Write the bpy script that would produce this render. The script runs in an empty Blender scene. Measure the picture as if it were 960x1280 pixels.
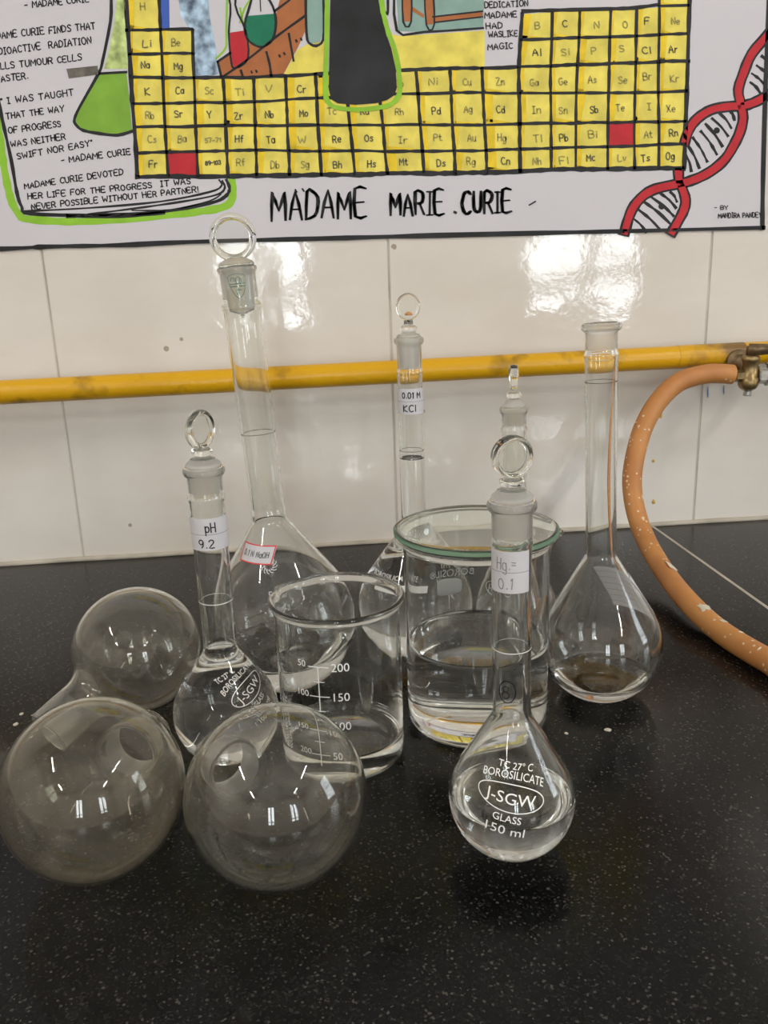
import bpy, bmesh, math, random
import numpy as np
from mathutils import Vector, Matrix, Euler

random.seed(7)
rng = np.random.default_rng(5)
SC = bpy.context.scene
COL = SC.collection
PI = math.pi

# ------------------------------------------------------------------ place constants (metres)
ZB = 0.85            # bench top above the floor
D = 0.7815           # tiled wall in front of the camera
EYE = Vector((0.0, 0.0, ZB + 0.24976))
PITCH, ROLL, YAW = math.radians(15.6376), math.radians(-2.0664), math.radians(4.6935)
FPX = 1050.0         # focal length for a 960 px wide picture

# ------------------------------------------------------------------ camera
FWD = Vector((math.sin(YAW) * math.cos(PITCH), math.cos(YAW) * math.cos(PITCH), -math.sin(PITCH)))
_r0 = Vector((math.cos(YAW), -math.sin(YAW), 0)); _u0 = _r0.cross(FWD)
RGT = _r0 * math.cos(ROLL) + _u0 * math.sin(ROLL)
UPV = -_r0 * math.sin(ROLL) + _u0 * math.cos(ROLL)
cam_data = bpy.data.cameras.new('camera'); cam = bpy.data.objects.new('camera', cam_data); COL.objects.link(cam)
cam_data.sensor_fit = 'HORIZONTAL'; cam_data.sensor_width = 36.0; cam_data.lens = 36.0 * FPX / 960.0
cam_data.clip_start = 0.01
cam.matrix_world = Matrix(((RGT.x, UPV.x, -FWD.x, EYE.x), (RGT.y, UPV.y, -FWD.y, EYE.y), (RGT.z, UPV.z, -FWD.z, EYE.z), (0, 0, 0, 1)))
SC.camera = cam

# ------------------------------------------------------------------ world, exposure, lights
SC.view_settings.view_transform = 'Standard'; SC.view_settings.look = 'None'
SC.view_settings.exposure = 0.0; SC.view_settings.gamma = 1.0; SC.view_settings.use_curve_mapping = False
w = bpy.data.worlds.new('sky'); SC.world = w; w.use_nodes = True
w.node_tree.nodes['Background'].inputs[0].default_value = (0.75, 0.87, 1.0, 1); w.node_tree.nodes['Background'].inputs[1].default_value = 1.0
cy = SC.cycles
cy.max_bounces = 28; cy.transmission_bounces = 28; cy.glossy_bounces = 10; cy.diffuse_bounces = 4; cy.transparent_max_bounces = 16
cy.sample_clamp_indirect = 8.0; cy.blur_glossy = 0.6; cy.use_denoising = True

YR = -3.2            # wall behind the camera, with the windows
def area_light(name, loc, rot, sx, sy, power, colour):
    l = bpy.data.lights.new(name, 'AREA'); l.shape = 'RECTANGLE'; l.size = sx; l.size_y = sy; l.energy = power; l.color = colour
    o = bpy.data.objects.new(name, l); COL.objects.link(o); o.location = loc; o.rotation_euler = rot
    return o
WINS = [(1.28, 1.92), (-0.46, 0.02)]   # x ranges of the windows behind the camera
WZ0, WZ1 = ZB - 0.02, ZB + 1.35
for i, (x0, x1) in enumerate(WINS):
    area_light('daylight', ((x0 + x1) / 2, YR - 0.16, (WZ0 + WZ1) / 2), (PI / 2, 0, 0), x1 - x0 + 0.1, WZ1 - WZ0 + 0.1, 46.0, (0.90, 0.96, 1.0))
RW = (-0.75, -0.15, ZB + 0.15, ZB + 1.35)   # window in the right-hand wall: y range, z range
area_light('daylight', (2.86, (RW[0] + RW[1]) / 2, (RW[2] + RW[3]) / 2), (PI / 2, 0, PI / 2), RW[1] - RW[0] + .1, RW[3] - RW[2] + .1, 20.0, (0.90, 0.96, 1.0))
for (x, y, a) in [(-1.5, -0.5, PI / 2), (1.6, -0.7, PI / 2), (-1.5, -2.3, PI / 2), (1.6, -2.3, PI / 2)]:
    area_light('ceiling_tube', (x, y, 2.78), (0, 0, a), 0.8, 0.05, 19.0, (1.0, 0.94, 0.87))

# ------------------------------------------------------------------ helpers: names and properties
def tag(o, label=None, cat=None, group=None, kind=None):
    if label: o['label'] = label
    if cat: o['category'] = cat
    if group: o['group'] = group
    if kind: o['kind'] = kind
    return o
def empty(name, loc, rot=(0, 0, 0)):
    o = bpy.data.objects.new(name, None); COL.objects.link(o); o.location = loc; o.rotation_euler = rot
    o.empty_display_size = 0.02
    return o

class MB:
    """collects geometry and links it as one mesh object"""
    def __init__(s): s.v = []; s.f = []; s.m = []; s.sm = []
    def add(s, vs, fs, mat=0, smooth=True):
        k = len(s.v); s.v += [tuple(p) for p in vs]
        for i, f in enumerate(fs):
            s.f.append(tuple(k + j for j in f)); s.m.append(mat[i] if isinstance(mat, (list, tuple)) else mat); s.sm.append(smooth)
        return s
    def box(s, x0, x1, y0, y1, z0, z1, mat=0, bevel=0.0, seg=2):
        bm = bmesh.new(); bmesh.ops.create_cube(bm, size=1)
        for q in bm.verts: q.co = Vector(((x0 + x1) / 2 + q.co.x * (x1 - x0), (y0 + y1) / 2 + q.co.y * (y1 - y0), (z0 + z1) / 2 + q.co.z * (z1 - z0)))
        if bevel: bmesh.ops.bevel(bm, geom=bm.edges[:], offset=bevel, segments=seg, affect='EDGES', profile=0.5)
        return s.bm(bm, mat, False)
    def bm(s, bm, mat=0, smooth=True, M=None):
        bm.verts.ensure_lookup_table()
        vs = [(M @ q.co if M else q.co) for q in bm.verts]
        for q, i in zip(bm.verts, range(len(bm.verts))): q.index = i
        s.add(vs, [[q.index for q in f.verts] for f in bm.faces], mat, smooth); bm.free(); return s
    def lathe(s, pts, seg=96, mat=0, fn=None, M=None, smooth=True):
        """pts: (r, z[, mat]); a ring per point, poles where r == 0"""
        vs = []; ring = []
        for p in pts:
            r, z = p[0], p[1]
            if r < 1e-7:
                ring.append([len(vs)]); vs.append(Vector((0, 0, z)))
            else:
                k = len(vs); ring.append([k + j for j in range(seg)])
                for j in range(seg):
                    a = 2 * PI * j / seg
                    q = fn(a, r, z) if fn else (r, z)
                    vs.append(Vector((q[0] * math.cos(a), q[0] * math.sin(a), q[1])))
        fs = []; ms = []
        for i in range(len(pts) - 1):
            A, B = ring[i], ring[i + 1]; m = pts[i + 1][2] if len(pts[i + 1]) > 2 else mat
            if len(A) == 1 and len(B) == 1: continue
            for j in range(seg):
                j2 = (j + 1) % seg
                if len(A) == 1: fs.append((A[0], B[j2], B[j]))
                elif len(B) == 1: fs.append((A[j], A[j2], B[0]))
                else: fs.append((A[j], A[j2], B[j2], B[j]))
                ms.append(m)
        if M: vs = [M @ q for q in vs]
        return s.add(vs, fs, ms, smooth)
    def tube(s, path, rad, seg=20, mat=0, caps=True, sub=1, flat=False):
        P = [Vector(p) for p in path]
        if sub > 1: P = spline(P, sub)
        n = len(P); R = rad if callable(rad) else (lambda t: rad)
        T = [(P[min(i + 1, n - 1)] - P[max(i - 1, 0)]).normalized() for i in range(n)]
        N = T[0].orthogonal().normalized(); vs = []
        for i in range(n):
            N = (N - T[i] * N.dot(T[i])).normalized(); Bn = T[i].cross(N); r = R(i / (n - 1))
            vs += [P[i] + (N * math.cos(2 * PI * j / seg) + Bn * math.sin(2 * PI * j / seg)) * r for j in range(seg)]
        fs = [(i * seg + j, i * seg + (j + 1) % seg, (i + 1) * seg + (j + 1) % seg, (i + 1) * seg + j) for i in range(n - 1) for j in range(seg)]
        s.add(vs, fs, mat, not flat)
        if caps:
            s.add(vs[:seg], [tuple(range(seg - 1, -1, -1))], mat, False); s.add(vs[-seg:], [tuple(range(seg))], mat, False)
        return s
    def build(s, name, mats, parent=None, loc=None):
        me = bpy.data.meshes.new(name); me.from_pydata(s.v, [], s.f)
        for m in (mats if isinstance(mats, (list, tuple)) else [mats]): me.materials.append(m)
        me.polygons.foreach_set('material_index', s.m); me.polygons.foreach_set('use_smooth', s.sm); me.update()
        o = bpy.data.objects.new(name, me); COL.objects.link(o)
        if parent: o.parent = parent
        if loc: o.location = loc
        return o

def spline(P, sub):
    out = []
    for i in range(len(P) - 1):
        p0, p1, p2, p3 = P[max(i - 1, 0)], P[i], P[i + 1], P[min(i + 2, len(P) - 1)]
        for k in range(sub):
            t = k / sub
            out.append(0.5 * ((2 * p1) + (p2 - p0) * t + (2 * p0 - 5 * p1 + 4 * p2 - p3) * t * t + (3 * p1 - p0 - 3 * p2 + p3) * t ** 3))
    out.append(P[-1]); return out

# ------------------------------------------------------------------ materials
def new_mat(name):
    m = bpy.data.materials.new(name); m.use_nodes = True; nt = m.node_tree
    for n in list(nt.nodes): nt.nodes.remove(n)
    out = nt.nodes.new('ShaderNodeOutputMaterial'); return m, nt, out
def node(nt, t, **k):
    n = nt.nodes.new(t)
    for a, b in k.items():
        if a.startswith('i_'): n.inputs[a[2:].replace('_', ' ')].default_value = b
        else: setattr(n, a, b)
    return n
def plain(name, col, rough=0.5, metal=0.0, spec=0.5, coat=0.0, var=0.0, vscale=40.0, bump=0.0, bscale=200.0):
    m, nt, out = new_mat(name); b = node(nt, 'ShaderNodeBsdfPrincipled'); L = nt.links.new
    b.inputs['Base Color'].default_value = (*col, 1); b.inputs['Roughness'].default_value = rough; b.inputs['Metallic'].default_value = metal
    b.inputs['Specular IOR Level'].default_value = spec; b.inputs['Coat Weight'].default_value = coat
    L(b.outputs[0], out.inputs[0])
    tc = node(nt, 'ShaderNodeTexCoord')
    if var:
        n = node(nt, 'ShaderNodeTexNoise'); n.inputs['Scale'].default_value = vscale; n.inputs['Detail'].default_value = 5; L(tc.outputs['Object'], n.inputs['Vector'])
        cr = node(nt, 'ShaderNodeValToRGB'); cr.color_ramp.elements[0].position = 0.3; cr.color_ramp.elements[1].position = 0.72
        cr.color_ramp.elements[0].color = (*[c * (1 - var) for c in col], 1); cr.color_ramp.elements[1].color = (*[min(1, c * (1 + var)) for c in col], 1)
        L(n.outputs[0], cr.inputs[0]); L(cr.outputs[0], b.inputs['Base Color'])
    if bump:
        n = node(nt, 'ShaderNodeTexNoise'); n.inputs['Scale'].default_value = bscale; n.inputs['Detail'].default_value = 3; L(tc.outputs['Object'], n.inputs['Vector'])
        bp = node(nt, 'ShaderNodeBump'); bp.inputs['Strength'].default_value = bump; bp.inputs['Distance'].default_value = 0.001; L(n.outputs[0], bp.inputs['Height']); L(bp.outputs[0], b.inputs['Normal'])
    return m

NG, NW = 1.47, 1.333
def glass_mat(name, ior, col=(0.985, 0.99, 0.985), rough=0.0, dust=0.0, dustcol=(0.62, 0.58, 0.5), dscale=30.0, smear=False):
    m, nt, out = new_mat(name); L = nt.links.new
    g = node(nt, 'ShaderNodeBsdfGlass'); g.inputs['IOR'].default_value = ior; g.inputs['Roughness'].default_value = rough; g.inputs['Color'].default_value = (*col, 1)
    last = g
    if dust:
        d = node(nt, 'ShaderNodeBsdfDiffuse'); d.inputs[0].default_value = (*dustcol, 1)
        t = node(nt, 'ShaderNodeBsdfTranslucent'); t.inputs[0].default_value = (*dustcol, 1)
        dt = node(nt, 'ShaderNodeMixShader'); dt.inputs[0].default_value = 0.4; L(d.outputs[0], dt.inputs[1]); L(t.outputs[0], dt.inputs[2])
        tc = node(nt, 'ShaderNodeTexCoord'); n = node(nt, 'ShaderNodeTexNoise'); n.inputs['Scale'].default_value = dscale; n.inputs['Detail'].default_value = 6; n.inputs['Distortion'].default_value = 1.2 if smear else 0.0
        L(tc.outputs['Object'], n.inputs['Vector'])
        mr = node(nt, 'ShaderNodeMapRange'); mr.inputs[1].default_value = 0.35; mr.inputs[2].default_value = 0.75; mr.inputs[3].default_value = dust * 0.45; mr.inputs[4].default_value = dust * 1.9
        L(n.outputs[0], mr.inputs[0])
        # a film of dust is a longer path of dirt at grazing angles
        lw = node(nt, 'ShaderNodeLayerWeight'); lw.inputs[0].default_value = 0.25
        ma = node(nt, 'ShaderNodeMath', operation='MULTIPLY_ADD'); L(lw.outputs['Facing'], ma.inputs[0]); ma.inputs[1].default_value = dust * 0.9; L(mr.outputs[0], ma.inputs[2])
        mx = node(nt, 'ShaderNodeMixShader'); L(ma.outputs[0], mx.inputs[0]); L(g.outputs[0], mx.inputs[1]); L(dt.outputs[0], mx.inputs[2]); last = mx
    L(last.outputs[0], out.inputs[0]); return m
M = {}
M['glass'] = glass_mat('clear_glass', NG, dust=0.006, dscale=60)
M['ground'] = glass_mat('ground_glass', NG, (0.99, 0.99, 0.98), rough=0.30, dust=0.20, dustcol=(0.90, 0.88, 0.85))
M['stopper_glass'] = glass_mat('stopper_glass', NG, (0.97, 0.975, 0.96))
M['dusty'] = glass_mat('dusty_glass', NG, (0.975, 0.972, 0.95), dust=0.015, dustcol=(0.64, 0.61, 0.55), dscale=30, smear=True)
M['dusty_light'] = glass_mat('lightly_dusty_glass', NG, (0.98, 0.98, 0.965), dust=0.009, dustcol=(0.64, 0.61, 0.55), dscale=30, smear=True)
M['dusty_brown'] = glass_mat('stained_glass', NG, (0.97, 0.96, 0.925), dust=0.024, dustcol=(0.64, 0.60, 0.52), dscale=24, smear=True)
M['water_top'] = glass_mat('water_surface', NW, (1, 1, 1))
M['water_side'] = glass_mat('water_against_glass', NW / NG, (1, 1, 1))
M['cover'] = glass_mat('green_edged_glass', 1.52, (0.975, 0.99, 0.98))
nt = M['cover'].node_tree; va = node(nt, 'ShaderNodeVolumeAbsorption'); va.inputs[0].default_value = (0.35, 0.8, 0.5, 1); va.inputs[1].default_value = 10.0
M['cover_edge'] = glass_mat('ground_green_edge', 1.52, (0.75, 0.9, 0.8), rough=0.35, dust=0.28, dustcol=(0.30, 0.50, 0.36))
nt.links.new(va.outputs[0], [n for n in nt.nodes if n.type == 'OUTPUT_MATERIAL'][0].inputs['Volume'])
M['white_print'] = plain('white_enamel_print', (0.86, 0.86, 0.84), 0.4)
M['ink'] = plain('black_ink', (0.012, 0.011, 0.012), 0.55, spec=0.2)
M['faded_ink'] = plain('faded_ink', (0.26, 0.24, 0.27), 0.7)
M['green_ink'] = plain('green_transfer', (0.10, 0.22, 0.20), 0.5)
M['label_paper'] = plain('label_paper', (0.80, 0.79, 0.83), 0.75, var=0.03, vscale=90)
nt_ = M['label_paper'].node_tree; b_ = [n for n in nt_.nodes if n.type == 'BSDF_PRINCIPLED'][0]; o_ = [n for n in nt_.nodes if n.type == 'OUTPUT_MATERIAL'][0]
tl_ = node(nt_, 'ShaderNodeBsdfTranslucent'); tl_.inputs[0].default_value = (0.78, 0.77, 0.80, 1); ms_ = node(nt_, 'ShaderNodeMixShader'); ms_.inputs[0].default_value = 0.35
nt_.links.new(b_.outputs[0], ms_.inputs[1]); nt_.links.new(tl_.outputs[0], ms_.inputs[2]); nt_.links.new(ms_.outputs[0], o_.inputs[0])
M['rule_line'] = plain('ruled_line', (0.25, 0.24, 0.32), 0.8)
M['red_border'] = plain('red_label_border', (0.62, 0.045, 0.05), 0.6)
M['orange_stain'] = plain('orange_residue', (0.55, 0.25, 0.08), 0.6)

# glazed tile: cream, wavy glaze, faint dirty smears
def tile_material():
    m, nt, out = new_mat('cream_glazed_tile'); L = nt.links.new
    b = node(nt, 'ShaderNodeBsdfPrincipled'); b.inputs['Roughness'].default_value = 0.06; b.inputs['Specular IOR Level'].default_value = 0.55
    tc = node(nt, 'ShaderNodeTexCoord')
    mp = node(nt, 'ShaderNodeMapping'); mp.inputs['Scale'].default_value = (3, 3, 7); mp.inputs['Rotation'].default_value = (0, 0.7, 0); L(tc.outputs['Object'], mp.inputs[0])
    n = node(nt, 'ShaderNodeTexNoise'); n.inputs['Scale'].default_value = 1.6; n.inputs['Detail'].default_value = 6; n.inputs['Roughness'].default_value = 0.6; L(mp.outputs[0], n.inputs['Vector'])
    cr = node(nt, 'ShaderNodeValToRGB'); e = cr.color_ramp.elements
    e[0].position = 0.25; e[0].color = (0.65, 0.60, 0.535, 1); e[1].position = 0.62; e[1].color = (0.725, 0.69, 0.64, 1)
    L(n.outputs[0], cr.inputs[0])
    # small rusty and grey specks
    v = node(nt, 'ShaderNodeTexVoronoi'); v.inputs['Scale'].default_value = 26; L(tc.outputs['Object'], v.inputs['Vector'])
    n2 = node(nt, 'ShaderNodeTexNoise'); n2.inputs['Scale'].default_value = 9; L(tc.outputs['Object'], n2.inputs['Vector'])
    t1 = node(nt, 'ShaderNodeMath', operation='LESS_THAN'); t1.inputs[1].default_value = 0.065; L(v.outputs['Distance'], t1.inputs[0])
    t2 = node(nt, 'ShaderNodeMath', operation='GREATER_THAN'); t2.inputs[1].default_value = 0.53; L(n2.outputs[0], t2.inputs[0])
    t3 = node(nt, 'ShaderNodeMath', operation='MULTIPLY'); L(t1.outputs[0], t3.inputs[0]); L(t2.outputs[0], t3.inputs[1])
    t4 = node(nt, 'ShaderNodeMath', operation='MULTIPLY'); L(t3.outputs[0], t4.inputs[0]); t4.inputs[1].default_value = 0.7
    mx = node(nt, 'ShaderNodeMix', data_type='RGBA'); L(t4.outputs[0], mx.inputs['Factor']); L(cr.outputs[0], mx.inputs['A']); mx.inputs['B'].default_value = (0.22, 0.17, 0.11, 1)
    L(mx.outputs['Result'], b.inputs['Base Color'])
    nb = node(nt, 'ShaderNodeTexNoise'); nb.inputs['Scale'].default_value = 11; nb.inputs['Detail'].default_value = 1; L(tc.outputs['Object'], nb.inputs['Vector'])
    nf = node(nt, 'ShaderNodeTexNoise'); nf.inputs['Scale'].default_value = 140; nf.inputs['Detail'].default_value = 2; L(tc.outputs['Object'], nf.inputs['Vector'])
    b1 = node(nt, 'ShaderNodeBump'); b1.inputs['Strength'].default_value = 1.0; b1.inputs['Distance'].default_value = 0.0012; L(nb.outputs[0], b1.inputs['Height'])
    b2 = node(nt, 'ShaderNodeBump'); b2.inputs['Strength'].default_value = 1.0; b2.inputs['Distance'].default_value = 0.00007; L(nf.outputs[0], b2.inputs['Height']); L(b1.outputs[0], b2.inputs['Normal'])
    L(b2.outputs[0], b.inputs['Normal']); L(b.outputs[0], out.inputs[0]); return m
M['tile'] = tile_material()
M['grout'] = plain('tile_grout', (0.48, 0.45, 0.39), 0.9, var=0.3, vscale=20)

def granite_material():
    m, nt, out = new_mat('polished_black_granite'); L = nt.links.new
    b = node(nt, 'ShaderNodeBsdfPrincipled'); b.inputs['Specular IOR Level'].default_value = 0.17
    tc = node(nt, 'ShaderNodeTexCoord')
    v = node(nt, 'ShaderNodeTexVoronoi'); v.inputs['Scale'].default_value = 1100; L(tc.outputs['Object'], v.inputs['Vector'])
    sep = node(nt, 'ShaderNodeSeparateColor'); L(v.outputs['Color'], sep.inputs[0])
    cr = node(nt, 'ShaderNodeValToRGB'); e = cr.color_ramp.elements
    e[0].position = 0.0; e[0].color = (0.0022, 0.0022, 0.0026, 1); e[1].position = 1.0; e[1].color = (0.075, 0.07, 0.06, 1)
    k = e.new(0.7); k.color = (0.005, 0.005, 0.005, 1); k = e.new(0.94); k.color = (0.012, 0.0118, 0.011, 1)
    L(sep.outputs[0], cr.inputs[0])
    # dust haze and wipe marks
    n = node(nt, 'ShaderNodeTexNoise'); n.inputs['Scale'].default_value = 9; n.inputs['Detail'].default_value = 7; n.inputs['Roughness'].default_value = 0.65; n.inputs['Distortion'].default_value = 0.8; L(tc.outputs['Object'], n.inputs['Vector'])
    mr = node(nt, 'ShaderNodeMapRange'); mr.inputs[1].default_value = 0.45; mr.inputs[2].default_value = 0.85; mr.inputs[3].default_value = 0.0; mr.inputs[4].default_value = 0.018; L(n.outputs[0], mr.inputs[0])
    mx = node(nt, 'ShaderNodeMix', data_type='RGBA'); L(mr.outputs[0], mx.inputs['Factor']); L(cr.outputs[0], mx.inputs['A']); mx.inputs['B'].default_value = (0.42, 0.40, 0.36, 1)
    # pale specks
    v2 = node(nt, 'ShaderNodeTexVoronoi'); v2.inputs['Scale'].default_value = 330; L(tc.outputs['Object'], v2.inputs['Vector'])
    n3 = node(nt, 'ShaderNodeTexNoise'); n3.inputs['Scale'].default_value = 40; L(tc.outputs['Object'], n3.inputs['Vector'])
    a1 = node(nt, 'ShaderNodeMath', operation='LESS_THAN'); a1.inputs[1].default_value = 0.05; L(v2.outputs['Distance'], a1.inputs[0])
    a2 = node(nt, 'ShaderNodeMath', operation='GREATER_THAN'); a2.inputs[1].default_value = 0.57; L(n3.outputs[0], a2.inputs[0])
    a3 = node(nt, 'ShaderNodeMath', operation='MULTIPLY'); L(a1.outputs[0], a3.inputs[0]); L(a2.outputs[0], a3.inputs[1])
    mx2 = node(nt, 'ShaderNodeMix', data_type='RGBA'); L(a3.outputs[0], mx2.inputs['Factor']); L(mx.outputs['Result'], mx2.inputs['A']); mx2.inputs['B'].default_value = (0.15, 0.14, 0.12, 1)
    L(mx2.outputs['Result'], b.inputs['Base Color'])
    r = node(nt, 'ShaderNodeMapRange'); r.inputs[1].default_value = 0.35; r.inputs[2].default_value = 0.75; r.inputs[3].default_value = 0.13; r.inputs[4].default_value = 0.26; L(n.outputs[0], r.inputs[0]); L(r.outputs[0], b.inputs['Roughness'])
    nb = node(nt, 'ShaderNodeTexNoise'); nb.inputs['Scale'].default_value = 500; L(tc.outputs['Object'], nb.inputs['Vector'])
    bp = node(nt, 'ShaderNodeBump'); bp.inputs['Strength'].default_value = 0.25; bp.inputs['Distance'].default_value = 0.0002; L(nb.outputs[0], bp.inputs['Height']); L(bp.outputs[0], b.inputs['Normal'])
    L(b.outputs[0], out.inputs[0]); return m
M['granite'] = granite_material()
M['sealant'] = plain('dirty_cream_sealant', (0.45, 0.41, 0.34), 0.8, var=0.25, vscale=30)
M['room_paint'] = plain('cream_wall_paint', (0.72, 0.68, 0.62), 0.8)
M['ceiling_paint'] = plain('white_ceiling_paint', (0.8, 0.79, 0.77), 0.9)
M['floor_tile'] = plain('grey_floor', (0.32, 0.30, 0.28), 0.5)
M['frame_metal'] = plain('dark_window_frame', (0.12, 0.11, 0.10), 0.5)

# ------------------------------------------------------------------ room
XL, XRR, ZC = -2.6, 2.7, 2.9
floor_mb = MB().box(XL, XRR, YR, D + 0.1, -0.1, 0.0); tag(floor_mb.build('floor', M['floor_tile']), kind='structure')
tag(MB().box(XL, XRR, YR, D + 0.1, ZC, ZC + 0.1).build('ceiling', M['ceiling_paint']), kind='structure')
tag(MB().box(XL - 0.1, XL, YR - 0.1, D + 0.1, 0, ZC).build('wall_left', M['room_paint']), kind='structure')
rw = MB(); rw.box(XRR, XRR + 0.1, YR - 0.1, RW[0], 0, ZC); rw.box(XRR, XRR + 0.1, RW[1], D + 0.1, 0, ZC); rw.box(XRR, XRR + 0.1, RW[0], RW[1], 0, RW[2]); rw.box(XRR, XRR + 0.1, RW[0], RW[1], RW[3], ZC)
tag(rw.build('wall_right', M['room_paint']), kind='structure')
f = MB()
for k in range(5): y = RW[0] + (RW[1] - RW[0]) * k / 4; f.box(XRR + .03, XRR + .07, y - .015, y + .015, RW[2], RW[3])
for k in range(3): z = RW[2] + (RW[3] - RW[2]) * k / 2; f.box(XRR + .03, XRR + .07, RW[0], RW[1], z - .015, z + .015)
tag(f.build('window_3', M['frame_metal']), kind='structure')
fw = MB(); xs = sorted(WINS); cur = XL
for (x0, x1) in xs:
    fw.box(cur, x0, YR - 0.1, YR, 0, ZC); fw.box(x0, x1, YR - 0.1, YR, 0, WZ0); fw.box(x0, x1, YR - 0.1, YR, WZ1, ZC); cur = x1
fw.box(cur, XRR, YR - 0.1, YR, 0, ZC)
tag(fw.build('wall_front', M['room_paint']), kind='structure')
for i, (x0, x1) in enumerate(WINS):
    f = MB(); t = 0.03
    f.box(x0, x0 + t, YR - 0.08, YR - 0.03, WZ0, WZ1); f.box(x1 - t, x1, YR - 0.08, YR - 0.03, WZ0, WZ1)
    f.box(x0, x1, YR - 0.08, YR - 0.03, WZ0, WZ0 + t); f.box(x0, x1, YR - 0.08, YR - 0.03, WZ1 - t, WZ1)
    xm = (x0 + x1) / 2; f.box(xm - 0.035, xm + 0.035, YR - 0.08, YR - 0.03, WZ0, WZ1)
    for k in range(1, 9):
        z = WZ0 + (WZ1 - WZ0) * k / 9; f.box(x0, x1, YR - 0.065, YR - 0.05, z - 0.008, z + 0.008)
    z = WZ0 + 0.22; f.box(x0, x1, YR - 0.08, YR - 0.03, z - 0.035, z + 0.035)
    tag(f.build('window_%d' % (i + 1), M['frame_metal']), kind='structure')

# tiled wall behind the bench: tiles 30 cm wide, narrow grout joints
tw = MB(); tw.box(XL, XRR, D + 0.0012, D + 0.1, 0, ZC, mat=1)
TX = [-0.2237 + 0.3 * k for k in range(-8, 10)]; TZ = [ZB - 1.0 + 0.5 * 0, ZB - 0.5, ZB + 0.0, ZB + 0.6, ZB + 1.2, ZB + 1.8]
for i in range(len(TX) - 1):
    for j in range(1, len(TZ) - 1):
        x0, x1, z0, z1 = TX[i] + 0.0008, TX[i + 1] - 0.0008, TZ[j] + 0.0008, TZ[j + 1] - 0.0008
        tx, tz = random.uniform(-1, 1) * 0.0012, random.uniform(-1, 1) * 0.0006
        bm = bmesh.new(); bmesh.ops.create_cube(bm, size=1)
        for q in bm.verts: q.co = Vector(((x0 + x1) / 2 + q.co.x * (x1 - x0), D + 0.004 + q.co.y * 0.008, (z0 + z1) / 2 + q.co.z * (z1 - z0)))
        bmesh.ops.bevel(bm, geom=[e for e in bm.edges if all(v.co.y < D + 0.001 for v in e.verts)], offset=0.0007, segments=2, affect='EDGES')
        for q in bm.verts: q.co.y += abs(tx) * 0.15 + (q.co.x - (x0 + x1) / 2) * tx + 0.0002
        tw.bm(bm, 0, False)
wall_back = tag(tw.build('wall_back', [M['tile'], M['grout']]), kind='structure')

# ------------------------------------------------------------------ picture plane helper for the wall: pixel of the photo -> point on the wall
def on_wall(px, py, off=0.0):
    d = FWD + RGT * ((px - 480) / FPX) - UPV * ((py - 640) / FPX)
    return EYE + d * ((D - off) / d.y)
def at_y(px, py, y):
    d = FWD + RGT * ((px - 480) / FPX) - UPV * ((py - 640) / FPX)
    return EYE + d * (y / d.y)

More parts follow.
